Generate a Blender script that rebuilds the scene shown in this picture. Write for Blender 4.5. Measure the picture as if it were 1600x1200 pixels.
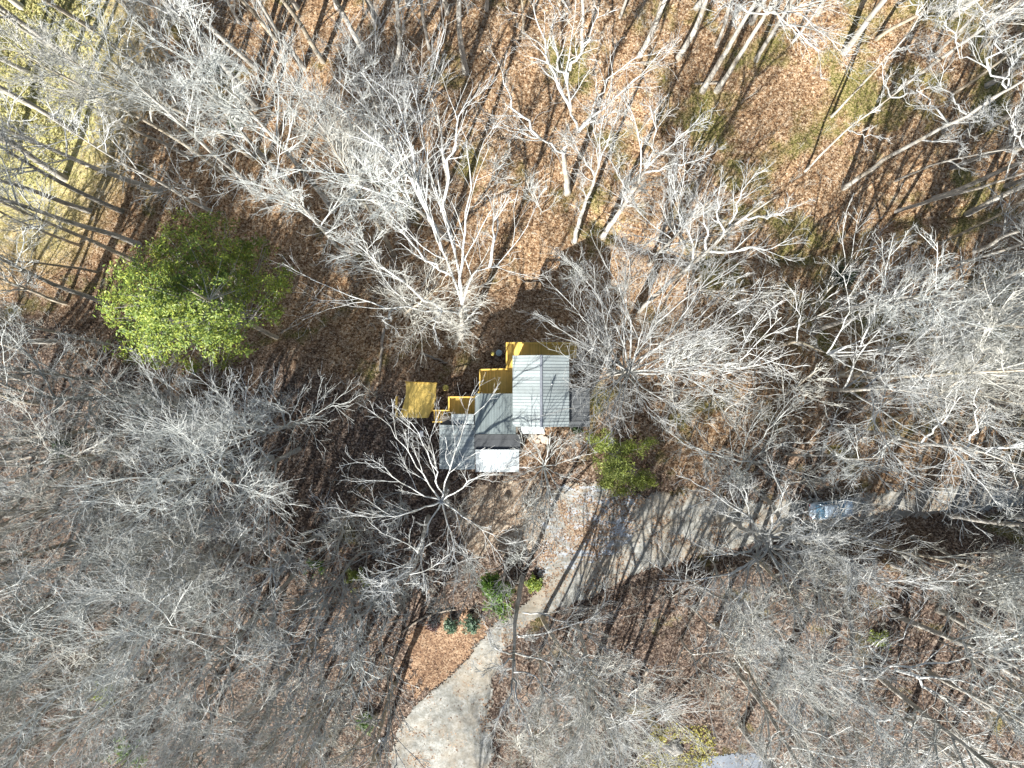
import bpy, math, random
import numpy as np

for o in list(bpy.data.objects):
    bpy.data.objects.remove(o)
SC = bpy.context.scene
COL = SC.collection
rad = math.radians

# ------------------------------------------------------------------ camera, sky, sun, exposure
CAMH = 70.0
cam = bpy.data.cameras.new('camera')
cam.lens = 24.0; cam.sensor_width = 36.0; cam.clip_end = 2000.0
camo = bpy.data.objects.new('camera', cam); COL.objects.link(camo)
camo.location = (0, 0, CAMH); camo.rotation_euler = (0, 0, 0)
SC.camera = camo

SUN_EL, SHADOW_DIR = 34.0, 66.0            # shadows run towards the upper right of the picture
world = bpy.data.worlds.new('World'); SC.world = world; world.use_nodes = True
wn = world.node_tree
sky = wn.nodes.new('ShaderNodeTexSky'); sky.sky_type = 'NISHITA'; sky.sun_disc = False
sky.sun_elevation = rad(SUN_EL); sky.sun_rotation = rad(270 - SHADOW_DIR)
wn.links.new(sky.outputs[0], wn.nodes['Background'].inputs[0])
wn.nodes['Background'].inputs[1].default_value = 0.065
sl = bpy.data.lights.new('sun', 'SUN'); sl.energy = 5.0; sl.angle = rad(0.45); sl.color = (1.0, 0.985, 0.955)
so = bpy.data.objects.new('sun', sl); COL.objects.link(so)
so.rotation_euler = (rad(90 - SUN_EL), 0, rad(SHADOW_DIR - 90)); so.location = (-40, -90, 90)
SC.view_settings.view_transform = 'Standard'; SC.view_settings.look = 'None'
SC.view_settings.exposure = 1.42; SC.view_settings.gamma = 1.0; SC.view_settings.use_curve_mapping = False

# ------------------------------------------------------------------ placing helpers
def sstep(a, b, v):
    t = np.clip((np.asarray(v, float) - a) / (b - a), 0, 1)
    return t * t * (3 - 2 * t)

def flat(px, py, z=0.0):
    s = 1.5 * (CAMH - z) / 1600.0
    return ((px - 800) * s, -(py - 600) * s)

_S = np.array([flat(*p) for p in [(800, 1010), (860, 975), (930, 935), (1000, 897), (1090, 872), (1180, 852), (1300, 826), (1400, 817), (1500, 806), (1620, 795), (2000, 740)]])
_CR = np.array([flat(*p) for p in [(930, 330), (1010, 372), (1090, 396), (1170, 384), (1230, 394), (1285, 390), (1340, 370), (1430, 330), (1560, 320)]])

def seg_dist(x, y, pts):
    x = np.asarray(x, float); y = np.asarray(y, float)
    d = np.full(np.broadcast(x, y).shape, 1e9)
    for (ax, ay), (bx, by) in zip(pts[:-1], pts[1:]):
        vx, vy = bx - ax, by - ay
        t = np.clip(((x - ax) * vx + (y - ay) * vy) / (vx * vx + vy * vy), 0, 1)
        d = np.minimum(d, np.hypot(x - ax - t * vx, y - ay - t * vy))
    return d

def H(x, y):
    x = np.asarray(x, float); y = np.asarray(y, float)
    z = -3.3 * sstep(1.5, 9.5, y) + 2.2 * sstep(15, 45, y)
    ys = np.interp(x, _S[:, 0], _S[:, 1])
    amp = 1.0 + 2.5 * sstep(14, 40, x)
    z = z + amp * sstep(2, 8, x) * sstep(0.1, 1.7 + 1.9 * sstep(14, 40, x), ys - y)
    z = z + 1.2 * sstep(-8, -40, -np.abs(x) * 0 + y) * sstep(8, -6, x)
    z = z - .95 * np.exp(-(seg_dist(x, y, _CR) / 0.85) ** 2)
    und = 0.22 * np.sin(x * 0.21 + 1.3) * np.cos(y * 0.27 + .4) + 0.12 * np.sin(x * 0.55 + y * 0.4) + 0.08 * np.sin(x * 0.9 - y * 1.1)
    near = sstep(4, 10, np.hypot((x + 0.5) * 0.8, y + 3))
    return z + und * near

def P3(px, py, z=None, dz=0.0):
    """world point seen at photo pixel: on the terrain (z None) or at height z"""
    if z is None:
        zz = 0.0
        for _ in range(5):
            x, y = flat(px, py, zz); zz = float(H(x, y))
        return np.array((x, y, zz + dz))
    x, y = flat(px, py, z)
    return np.array((x, y, z))

def to_px(x, y, z):
    s = 1600.0 / (1.5 * (CAMH - z))
    return 800 + x * s, 600 - y * s

def in_poly(px, py, poly):
    px = np.asarray(px, float); py = np.asarray(py, float)
    c = np.zeros(np.broadcast(px, py).shape, bool)
    n = len(poly)
    for i in range(n):
        x1, y1 = poly[i]; x2, y2 = poly[(i + 1) % n]
        if y1 == y2: continue
        m = ((y1 > py) != (y2 > py)) & (px < (x2 - x1) * (py - y1) / (y2 - y1) + x1)
        c ^= m
    return c

# ------------------------------------------------------------------ object helpers
def put(o, parent=None):
    COL.objects.link(o)
    if parent: o.parent = parent
    return o

def tag(o, label=None, cat=None, group=None, kind=None):
    if label: o['label'] = label
    if cat: o['category'] = cat
    if group: o['group'] = group
    if kind: o['kind'] = kind
    return o

def empty(name, loc=(0, 0, 0), rz=0.0):
    o = bpy.data.objects.new(name, None); o.empty_display_size = 0.3
    o.location = [float(v) for v in loc]; o.rotation_euler = (0, 0, rz)
    return put(o)

def mesh_np(name, V, F, mat=None, smooth=True):
    """V (n,3), F list of (m,k) int arrays"""
    me = bpy.data.meshes.new(name)
    V = np.asarray(V, np.float32)
    Fs = [np.asarray(f, np.int32) for f in F if len(f)]
    idx = np.concatenate([f.ravel() for f in Fs])
    tot = np.concatenate([np.full(len(f), f.shape[1], np.int32) for f in Fs])
    st = np.concatenate([[0], np.cumsum(tot)[:-1]]).astype(np.int32)
    me.vertices.add(len(V)); me.vertices.foreach_set('co', V.ravel())
    me.loops.add(len(idx)); me.loops.foreach_set('vertex_index', idx)
    me.polygons.add(len(tot)); me.polygons.foreach_set('loop_start', st); me.polygons.foreach_set('loop_total', tot)
    if smooth: me.polygons.foreach_set('use_smooth', np.ones(len(tot), bool))
    me.update(calc_edges=True); me.validate()
    if mat: me.materials.append(mat)
    return me

class MB:
    def __init__(s): s.v = []; s.f = []
    def quad(s, a, b, c, d):
        n = len(s.v); s.v += [tuple(map(float, q)) for q in (a, b, c, d)]; s.f.append((n, n + 1, n + 2, n + 3))
    def hexa(s, bot, top):
        n = len(s.v); s.v += [tuple(map(float, q)) for q in list(bot) + list(top)]
        k = len(bot)
        s.f.append(tuple(n + i for i in reversed(range(k)))); s.f.append(tuple(n + k + i for i in range(k)))
        for i in range(k):
            j = (i + 1) % k; s.f.append((n + i, n + j, n + k + j, n + k + i))
    def box(s, x0, x1, y0, y1, z0, z1):
        s.hexa([(x0, y0, z0), (x1, y0, z0), (x1, y1, z0), (x0, y1, z0)], [(x0, y0, z1), (x1, y0, z1), (x1, y1, z1), (x0, y1, z1)])
    def prism(s, poly, z0, z1):
        a = sum(poly[i][0] * poly[(i + 1) % len(poly)][1] - poly[(i + 1) % len(poly)][0] * poly[i][1] for i in range(len(poly)))
        if a < 0: poly = list(reversed(poly))
        s.hexa([(p[0], p[1], z0) for p in poly], [(p[0], p[1], z1) for p in poly])
    def bar(s, a, b, w, h):
        a = np.array(a, float); b = np.array(b, float); d = b - a; d /= np.linalg.norm(d)
        up = np.array((0, 0, 1.)) if abs(d[2]) < .95 else np.array((1., 0, 0))
        u = np.cross(d, up); u /= np.linalg.norm(u); v = np.cross(u, d)
        q = [u * w / 2 * i + v * h / 2 * j for i, j in ((-1, -1), (1, -1), (1, 1), (-1, 1))]
        s.hexa([a + k for k in q], [b + k for k in q])
    def tube(s, pts, r, k=8):
        P = np.array([pts], float); R = np.array([r if hasattr(r, '__len__') else [r] * len(pts)], float)
        V, F = tubes(P, R, k); n = len(s.v); s.v += [tuple(q) for q in V.tolist()]
        s.f += [tuple(n + i for i in f) for f in F.tolist()]
        m = len(pts)
        s.f.append(tuple(n + i for i in range(k))); s.f.append(tuple(n + (m - 1) * k + i for i in range(k)))
    def build(s, name, mat, parent=None, smooth=False):
        me = bpy.data.meshes.new(name); me.from_pydata(s.v, [], s.f); me.update()
        if smooth:
            for p in me.polygons: p.use_smooth = True
        me.materials.append(mat)
        return put(bpy.data.objects.new(name, me), parent)

# ------------------------------------------------------------------ materials
def new_mat(name):
    m = bpy.data.materials.new(name); m.use_nodes = True
    return m, m.node_tree, m.node_tree.nodes['Principled BSDF']

def N(t, typ, **kw):
    n = t.nodes.new(typ)
    for k, v in kw.items():
        if k in n.inputs.keys(): n.inputs[k].default_value = v
        else: setattr(n, k, v)
    return n

def ramp(t, fac, stops, interp='LINEAR'):
    r = t.nodes.new('ShaderNodeValToRGB'); r.color_ramp.interpolation = interp
    el = r.color_ramp.elements
    while len(el) < len(stops): el.new(0.5)
    for e, (p, c) in zip(el, stops):
        e.position = p; e.color = (*c, 1) if len(c) == 3 else c
    t.links.new(fac, r.inputs[0]); return r.outputs[0]

def mix(t, fac, a, b, blend='MIX'):
    n = t.nodes.new('ShaderNodeMix'); n.data_type = 'RGBA'; n.blend_type = blend
    if hasattr(fac, 'links'): t.links.new(fac, n.inputs[0])
    else: n.inputs[0].default_value = fac
    for s, i in ((a, 6), (b, 7)):
        if hasattr(s, 'links'): t.links.new(s, n.inputs[i])
        else: n.inputs[i].default_value = (*s, 1)
    return n.outputs[2]

def math_(t, op, a, b=0.0, clamp=False):
    n = t.nodes.new('ShaderNodeMath'); n.operation = op; n.use_clamp = clamp
    for s, i in ((a, 0), (b, 1)):
        if hasattr(s, 'links'): t.links.new(s, n.inputs[i])
        else: n.inputs[i].default_value = s
    return n.outputs[0]

def coords(t, scale=(1, 1, 1)):
    tc = t.nodes.new('ShaderNodeTexCoord'); mp = t.nodes.new('ShaderNodeMapping')
    mp.inputs['Scale'].default_value = scale
    t.links.new(tc.outputs['Object'], mp.inputs[0]); return mp.outputs[0]

def noise_(t, co, scale, detail=4, rough=.55, dist=0.0):
    n = N(t, 'ShaderNodeTexNoise', Scale=scale, Detail=detail, Roughness=rough, Distortion=dist)
    t.links.new(co, n.inputs['Vector']); return n.outputs[0]

def bump(t, b, h, strength, dist):
    n = N(t, 'ShaderNodeBump', Strength=strength, Distance=dist)
    t.links.new(h, n.inputs['Height']); t.links.new(n.outputs[0], b.inputs['Normal'])

def bark(name, lo, hi, patch=None):
    m, t, b = new_mat(name)
    co = coords(t, (1, 1, .35))
    c = ramp(t, noise_(t, co, 3.0, 5, .65), [(.30, lo), (.5, tuple((a + d) / 2 for a, d in zip(lo, hi))), (.68, hi)])
    if patch:
        c = mix(t, ramp(t, noise_(t, co, .9, 3), [(.52, (0, 0, 0)), (.62, (1, 1, 1))]), c, patch)
    oi = t.nodes.new('ShaderNodeObjectInfo')
    k = math_(t, 'MULTIPLY_ADD', oi.outputs['Random'], .42); t.nodes[-1].inputs[2].default_value = .74
    cc = t.nodes.new('ShaderNodeCombineColor')
    for i in range(3): t.links.new(k, cc.inputs[i])
    c = mix(t, 1.0, c, cc.outputs[0], 'MULTIPLY')
    t.links.new(c, b.inputs['Base Color']); b.inputs['Roughness'].default_value = .9
    b.inputs['Specular IOR Level'].default_value = .2
    return m

M = {}
M['trunk_white'] = bark('pale smooth bark', (.31, .29, .25), (.52, .49, .43), (.30, .26, .20))
M['trunk_grey'] = bark('grey ridged bark', (.28, .26, .225), (.52, .49, .435), (.22, .21, .17))
M['trunk_tan'] = bark('tan bark', (.28, .235, .17), (.50, .44, .345), (.24, .215, .155))
M['twig_white'] = bark('white twigs', (.38, .38, .355), (.63, .63, .595), (.30, .295, .265))
M['twig_grey'] = bark('grey twigs', (.36, .365, .335), (.62, .625, .58))
M['twig_tan'] = bark('tan twigs', (.37, .355, .305), (.58, .565, .50))
M['log'] = bark('weathered wood', (.16, .13, .10), (.40, .35, .28))

def leafmat(name, a, b_, c_):
    m, t, b = new_mat(name)
    co = coords(t)
    g = t.nodes.new('ShaderNodeNewGeometry')
    n = noise_(t, co, .45, 3)
    f = math_(t, 'ADD', math_(t, 'MULTIPLY', g.outputs['Random Per Island'], .45), math_(t, 'MULTIPLY', n, .6))
    t.links.new(ramp(t, f, [(.25, a), (.5, b_), (.78, c_)]), b.inputs['Base Color'])
    b.inputs['Roughness'].default_value = .55
    b.inputs['Subsurface Weight'].default_value = 0.0
    tr = N(t, 'ShaderNodeBsdfTranslucent'); mx = N(t, 'ShaderNodeMixShader'); mx.inputs[0].default_value = .2
    t.links.new(ramp(t, f, [(.25, a), (.5, b_), (.78, c_)]), tr.inputs[0])
    t.links.new(b.outputs[0], mx.inputs[1]); t.links.new(tr.outputs[0], mx.inputs[2])
    t.links.new(mx.outputs[0], t.nodes['Material Output'].inputs[0])
    return m
M['leaf_yellow'] = leafmat('yellow green leaves', (.06, .11, .022), (.18, .25, .035), (.38, .41, .06))
M['leaf_green'] = leafmat('fresh green leaves', (.04, .09, .012), (.09, .18, .02), (.18, .26, .03))
M['leaf_olive'] = leafmat('olive needles', (.12, .16, .035), (.25, .30, .055), (.40, .43, .10))
M['leaf_blue'] = leafmat('blue green leaves', (.05, .09, .05), (.10, .17, .10), (.17, .25, .15))
M['leaf_dark'] = leafmat('dark green leaves', (.02, .035, .015), (.04, .075, .022), (.08, .12, .03))
M['leaf_dry'] = leafmat('dry beige leaves', (.25, .17, .10), (.36, .26, .17), (.46, .36, .25))
M['leaf_red'] = leafmat('dark red leaves', (.03, .012, .01), (.07, .025, .018), (.12, .05, .03))
M['leaf_litter'] = leafmat('fallen leaves', (.12, .066, .034), (.26, .155, .085), (.44, .33, .22))
M['moss'] = leafmat('yellow moss tufts', (.14, .125, .025), (.27, .24, .035), (.42, .38, .09))
M['grass'] = leafmat('winter grass', (.14, .15, .04), (.30, .28, .10), (.44, .40, .19))

def ground_mat():
    m, t, b = new_mat('leaf covered ground')
    co = coords(t)
    def leaves(scale):
        v = N(t, 'ShaderNodeTexVoronoi', Scale=scale); v.feature = 'F1'; t.links.new(co, v.inputs['Vector'])
        sp = t.nodes.new('ShaderNodeSeparateColor'); t.links.new(v.outputs['Color'], sp.inputs[0])
        return sp.outputs[0], v.outputs['Distance']
    r1, d1 = leaves(8.5); r2, d2 = leaves(4.2)
    f = math_(t, 'ADD', math_(t, 'MULTIPLY', r1, .62), math_(t, 'MULTIPLY', r2, .38))
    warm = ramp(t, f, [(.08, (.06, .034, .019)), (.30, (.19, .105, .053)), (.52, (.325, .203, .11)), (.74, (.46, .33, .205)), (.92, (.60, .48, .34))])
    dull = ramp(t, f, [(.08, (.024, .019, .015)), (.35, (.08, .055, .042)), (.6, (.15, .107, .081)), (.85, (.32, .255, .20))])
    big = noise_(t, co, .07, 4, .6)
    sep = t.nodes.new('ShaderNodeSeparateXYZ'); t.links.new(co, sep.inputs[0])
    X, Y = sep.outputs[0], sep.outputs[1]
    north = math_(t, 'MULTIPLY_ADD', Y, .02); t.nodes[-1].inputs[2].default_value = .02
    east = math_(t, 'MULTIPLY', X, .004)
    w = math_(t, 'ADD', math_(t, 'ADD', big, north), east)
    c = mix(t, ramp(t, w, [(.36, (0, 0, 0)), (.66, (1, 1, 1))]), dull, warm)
    # bare dark soil patches
    c = mix(t, ramp(t, noise_(t, co, .16, 5, .6), [(.55, (0, 0, 0)), (.72, (.75, .75, .75))]), c, (.055, .036, .028))
    mid = ramp(t, noise_(t, co, .55, 5, .65), [(.3, (.62, .62, .62)), (.5, (1, 1, 1)), (.72, (1.0, .97, .92))])
    c = mix(t, 1.0, c, mid, 'MULTIPLY')
    # moss and thin grass patches, commoner up the slope at the north east
    g = math_(t, 'ADD', noise_(t, co, .16, 4, .62), math_(t, 'ADD', math_(t, 'MULTIPLY', X, .0009), math_(t, 'MULTIPLY', Y, .0013)))
    gm = ramp(t, g, [(.575, (0, 0, 0)), (.68, (.8, .8, .8))])
    gcol = ramp(t, r1, [(.1, (.08, .085, .02)), (.5, (.19, .18, .05)), (.9, (.34, .27, .12))])
    c = mix(t, gm, c, gcol)
    # old field beyond the north west corner of the wood
    dx = math_(t, 'MULTIPLY', math_(t, 'ADD', X, 54.0), .044)
    dy = math_(t, 'MULTIPLY', math_(t, 'ADD', Y, -35.0), .028)
    dd = math_(t, 'SQRT', math_(t, 'ADD', math_(t, 'POWER', math_(t, 'ABSOLUTE', dx), 2.0), math_(t, 'POWER', math_(t, 'ABSOLUTE', dy), 2.0)))
    dd = math_(t, 'ADD', dd, math_(t, 'MULTIPLY', noise_(t, co, .16, 4, .6), .5))
    fm = ramp(t, dd, [(.62, (1, 1, 1)), (.98, (0, 0, 0))])
    fcol = ramp(t, math_(t, 'ADD', math_(t, 'MULTIPLY', noise_(t, co, 1.1, 5, .7), .8), math_(t, 'MULTIPLY', r1, .3)), [(.3, (.20, .19, .06)), (.52, (.42, .385, .145)), (.75, (.56, .49, .26))])
    c = mix(t, fm, c, fcol)
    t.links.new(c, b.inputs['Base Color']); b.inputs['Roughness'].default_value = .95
    b.inputs['Specular IOR Level'].default_value = .1
    bump(t, b, math_(t, 'ADD', r1, math_(t, 'MULTIPLY', noise_(t, co, 3.0, 5, .7), 1.5)), .8, .09)
    return m
M['ground'] = ground_mat()

def drive_mat(name, leafy, wash=False):
    m, t, b = new_mat(name)
    co = coords(t)
    base = ramp(t, noise_(t, co, 1.3, 6, .7), [(.30, (.13, .125, .105)), (.5, (.27, .265, .235)), (.70, (.46, .45, .405))])
    base = mix(t, ramp(t, noise_(t, co, 4.5, 5, .75), [(.50, (0, 0, 0)), (.60, (.65, .65, .65))]), base, (.15, .14, .105))
    base = mix(t, ramp(t, noise_(t, co, .35, 4, .6), [(.42, (0, 0, 0)), (.7, (.7, .7, .7))]), base, (.30, .235, .155))
    if wash:
        base = mix(t, ramp(t, noise_(t, coords(t, (.6, 1.7, 1)), .9, 5, .7), [(.48, (0, 0, 0)), (.58, (.85, .85, .85))]), base, (.42, .455, .485))
    v = N(t, 'ShaderNodeTexVoronoi', Scale=8.5); t.links.new(co, v.inputs['Vector'])
    sp = t.nodes.new('ShaderNodeSeparateColor'); t.links.new(v.outputs['Color'], sp.inputs[0])
    lf = ramp(t, sp.outputs[1], [(.1, (.07, .04, .024)), (.45, (.19, .115, .068)), (.85, (.34, .24, .15))])
    n = math_(t, 'ADD', noise_(t, co, .42, 6, .72), math_(t, 'MULTIPLY', math_(t, 'SUBTRACT', sp.outputs[0], .5), .22))
    lm = ramp(t, n, [(leafy, (0, 0, 0)), (leafy + .05, (1, 1, 1))])
    t.links.new(mix(t, lm, base, lf), b.inputs['Base Color']); b.inputs['Roughness'].default_value = .9
    bump(t, b, noise_(t, co, 5, 6, .7), .5, .05)
    return m
M['drive'] = drive_mat('pale worn concrete', .56)
M['pad'] = drive_mat('leaf strewn concrete', .475, True)
M['gravel'] = drive_mat('pale gravel track', .585)

def metal_roof(name, col, var, rough, axis, pitch, rust=0.0):
    m, t, b = new_mat(name)
    co = coords(t)
    sep = t.nodes.new('ShaderNodeSeparateXYZ'); t.links.new(co, sep.inputs[0])
    u = math_(t, 'FLOOR', math_(t, 'DIVIDE', sep.outputs[axis], pitch))
    wn_ = N(t, 'ShaderNodeTexWhiteNoise'); wn_.noise_dimensions = '1D'; t.links.new(u, wn_.inputs['W'])
    f = math_(t, 'ADD', math_(t, 'MULTIPLY', wn_.outputs[0], .5), math_(t, 'MULTIPLY', noise_(t, co, .9, 5, .65), .6))
    lo = tuple(c * (1 - var) for c in col); hi = tuple(min(.9, c * (1 + var)) for c in col)
    c = ramp(t, f, [(.25, lo), (.8, hi)])
    fr = math_(t, 'FRACT', math_(t, 'DIVIDE', sep.outputs[axis], pitch))
    seam = ramp(t, fr, [(.0, (1, 1, 1)), (.16, (1, 1, 1)), (.22, (0, 0, 0)), (1, (0, 0, 0))])
    c = mix(t, mix(t, 1.0, seam, (.20, .20, .20), 'MULTIPLY'), c, tuple(k * .55 for k in col))
    c = mix(t, ramp(t, noise_(t, co, 1.6, 6, .75), [(.56, (0, 0, 0)), (.72, (.55, .55, .55))]), c, tuple(k * .5 for k in (col[0], col[1] * .95, col[2] * .85)))
    t.links.new(c, b.inputs['Base Color']); b.inputs['Roughness'].default_value = rough; b.inputs['Metallic'].default_value = .15
    return m
M['roof_ew'] = metal_roof('galvanised roof ribs running east west', (.31, .345, .335), .2, .55, 1, .3)
M['roof_ns'] = metal_roof('grey green metal roof', (.22, .255, .245), .2, .6, 0, .26)
M['roof_white'] = metal_roof('white metal roof', (.34, .37, .37), .14, .45, 0, .28)
M['roof_dark'] = metal_roof('charcoal roof strip', (.08, .084, .086), .3, .9, 1, .9)
M['roof_porch'] = metal_roof('dull grey porch roof', (.10, .105, .105), .3, .85, 1, .3)

def wood(name, lo, hi, axis, pitch):
    m, t, b = new_mat(name)
    co = coords(t)
    sep = t.nodes.new('ShaderNodeSeparateXYZ'); t.links.new(co, sep.inputs[0])
    u = math_(t, 'FLOOR', math_(t, 'DIVIDE', sep.outputs[axis], pitch))
    wn_ = N(t, 'ShaderNodeTexWhiteNoise'); wn_.noise_dimensions = '1D'; t.links.new(u, wn_.inputs['W'])
    f = math_(t, 'ADD', math_(t, 'MULTIPLY', wn_.outputs[0], .45), math_(t, 'MULTIPLY', noise_(t, co, 2.2, 4), .6))
    c = ramp(t, f, [(.25, lo), (.8, hi)])
    fr = math_(t, 'FRACT', math_(t, 'DIVIDE', sep.outputs[axis], pitch))
    c = mix(t, ramp(t, fr, [(0, (.7, .7, .7)), (.1, (.7, .7, .7)), (.14, (0, 0, 0)), (1, (0, 0, 0))]), c, tuple(k * .35 for k in lo))
    t.links.new(c, b.inputs['Base Color']); b.inputs['Roughness'].default_value = .6
    return m
M['deck'] = wood('yellow stained deck boards', (.54, .37, .08), (.80, .56, .14), 0, .14)
M['rail'] = wood('yellow stained rails', (.54, .34, .06), (.70, .47, .10), 2, .5)
M['siding'] = wood('tan lap siding', (.24, .20, .15), (.30, .26, .20), 2, .2)

def plain(name, col, rough=.6, metal=0.0, var=.15, sc=4.0, coat=0.0):
    m, t, b = new_mat(name)
    co = coords(t)
    c = ramp(t, noise_(t, co, sc, 5, .6), [(.3, tuple(k * (1 - var) for k in col)), (.7, tuple(min(1, k * (1 + var)) for k in col))])
    t.links.new(c, b.inputs['Base Color']); b.inputs['Roughness'].default_value = rough; b.inputs['Metallic'].default_value = metal
    b.inputs['Coat Weight'].default_value = coat
    return m
M['paint'] = plain('pale blue car paint', (.50, .60, .68), .28, .25, .04, 3, .6)
M['glass'] = plain('tinted glass', (.10, .19, .27), .06, 0, .05)
M['tyre'] = plain('tyre rubber', (.02, .02, .02), .85)
M['chrome'] = plain('alloy', (.5, .5, .5), .3, .9)
M['red'] = plain('red lamp lens', (.4, .02, .02), .2)
M['lamp'] = plain('clear lamp lens', (.7, .7, .7), .1)
M['door'] = plain('white door', (.6, .6, .57), .5)
M['white'] = plain('white sheet', (.75, .75, .73), .6)
M['stone'] = plain('fieldstone', (.34, .29, .23), .9, 0, .35, 2.5)
M['boulder'] = plain('grey boulder', (.27, .25, .215), .9, 0, .35, 1.5)
M['step'] = plain('concrete step', (.50, .43, .34), .85, 0, .15, 3)
M['slab'] = plain('blue grey slab', (.17, .19, .215), .8, 0, .2, 1.2)
M['timber'] = plain('edging timber', (.42, .35, .27), .85, 0, .25, 3)
M['bin'] = plain('pale blue plastic', (.30, .42, .47), .5)
M['yellow'] = plain('yellow plastic', (.55, .45, .10), .5)
M['wire'] = plain('black cable', (.03, .03, .03), .6)
M['vent'] = plain('galvanised pipe', (.4, .41, .42), .4, .7)

# ------------------------------------------------------------------ terrain
DRIVE = [(1640, 722), (1600, 736), (1540, 752), (1480, 762), (1400, 768), (1330, 772), (1260, 780), (1180, 786), (1120, 784), (1085, 772), (1030, 770),
         (985, 778), (985, 830), (960, 862), (925, 875), (880, 890), (850, 915), (830, 935), (800, 960), (812, 985), (835, 968), (875, 950), (930, 930), (1000, 893), (1090, 868),
         (1180, 848), (1300, 822), (1400, 812), (1500, 800), (1600, 790), (1640, 786)]
PAD = [(868, 762), (900, 752), (950, 762), (990, 768), (990, 835), (962, 866), (925, 878), (880, 892), (845, 915), (838, 890), (850, 860), (848, 820), (856, 790)]
TRACK = [(800, 962), (775, 972), (752, 1000), (730, 1030), (700, 1060), (668, 1085), (640, 1110), (622, 1140), (612, 1175), (605, 1230), (770, 1230), (768, 1180), (768, 1140),
         (765, 1105), (768, 1070), (780, 1035), (792, 1010), (812, 988)]

def axis_coords(lim_in, step, lim_out):
    a = np.arange(-lim_in, lim_in + step / 2, step)
    out = lim_in + np.cumsum(2.0 * 1.25 ** np.arange(40)); out = out[out < lim_out]
    out = np.append(out, lim_out)
    return np.concatenate([-out[::-1], a, out])
gx = axis_coords(66, .5, 900); gy = axis_coords(52, .5, 900)
GX, GY = np.meshgrid(gx, gy)
GZ = H(np.clip(GX, -80, 80), np.clip(GY, -70, 70))
nx, ny = len(gx), len(gy)
I = np.arange(nx * ny).reshape(ny, nx)
me = mesh_np('ground', np.stack([GX.ravel(), GY.ravel(), GZ.ravel()], 1),
             [np.stack([I[:-1, :-1].ravel(), I[:-1, 1:].ravel(), I[1:, 1:].ravel(), I[1:, :-1].ravel()], 1)], M['ground'])
tag(put(bpy.data.objects.new('ground', me)), kind='structure')

def sheet(name, poly, mat, dz, seed, step=.11, jag=5.0):
    rng = np.random.default_rng(seed)
    pts = np.array([P3(*p)[:2] for p in poly])
    x0, y0 = pts.min(0) - 1; x1, y1 = pts.max(0) + 1
    xs = np.arange(x0, x1, step); ys = np.arange(y0, y1, step)
    X, Y = np.meshgrid(xs, ys); Z = H(X, Y) + dz
    cx, cy = X[:-1, :-1] + step / 2, Y[:-1, :-1] + step / 2
    j = .22 * np.sin(cx * 2.1 + cy * 1.3) + .16 * np.sin(cx * 4.7 - cy * 3.9) + .1 * np.sin(cx * 9.1 + cy * 7.3) + .07 * np.sin(cx * 17 - cy * 13)
    j = j * jag / 5
    keep = in_poly(cx + j + rng.normal(0, .06, cx.shape), cy + .8 * j + rng.normal(0, .06, cx.shape), [tuple(p) for p in pts])
    I = np.arange(X.size).reshape(X.shape)
    F = np.stack([I[:-1, :-1][keep], I[:-1, 1:][keep], I[1:, 1:][keep], I[1:, :-1][keep]], 1)
    used = np.unique(F); mp = np.zeros(X.size, int); mp[used] = np.arange(len(used))
    V = np.stack([X.ravel(), Y.ravel(), Z.ravel()], 1)[used]
    me = mesh_np(name, V, [mp[F]], mat)
    return tag(put(bpy.data.objects.new(name, me)), kind='structure')
sheet('driveway', DRIVE, M['drive'], .05, 1)
sheet('parking_pad', PAD, M['pad'], .066, 2)
sheet('gravel_track', TRACK, M['gravel'], .058, 3)
def dirt(name, a, b_, c_):
    m, t, b = new_mat(name); co = coords(t)
    v = N(t, 'ShaderNodeTexVoronoi', Scale=8.5); t.links.new(co, v.inputs['Vector'])
    sp = t.nodes.new('ShaderNodeSeparateColor'); t.links.new(v.outputs['Color'], sp.inputs[0])
    f = math_(t, 'ADD', math_(t, 'MULTIPLY', sp.outputs[0], .45), math_(t, 'MULTIPLY', noise_(t, co, .9, 5, .7), .6))
    t.links.new(ramp(t, f, [(.25, a), (.52, b_), (.8, c_)]), b.inputs['Base Color']); b.inputs['Roughness'].default_value = .95
    bump(t, b, sp.outputs[0], .6, .06); return m
M['dirt'] = dirt('bare tan yard soil', (.15, .095, .06), (.30, .225, .155), (.46, .40, .31))
M['bed'] = dirt('orange leaf bed', (.09, .048, .027), (.25, .145, .08), (.46, .32, .20))
sheet('dirt_yard', [(724, 768), (770, 752), (815, 748), (850, 762), (866, 765), (850, 800), (846, 850), (820, 868), (770, 862), (735, 870), (718, 830)], M['dirt'], .045, 5, jag=13)
sheet('leaf_bed', [(640, 992), (662, 970), (700, 958), (750, 962), (770, 975), (748, 1000), (726, 1030), (696, 1060), (664, 1086), (640, 1060), (632, 1020)], M['bed'], .05, 6, jag=11)

# ------------------------------------------------------------------ tubes and trees
def nrm(v): return v / np.maximum(np.linalg.norm(v, axis=-1, keepdims=True), 1e-9)

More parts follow.
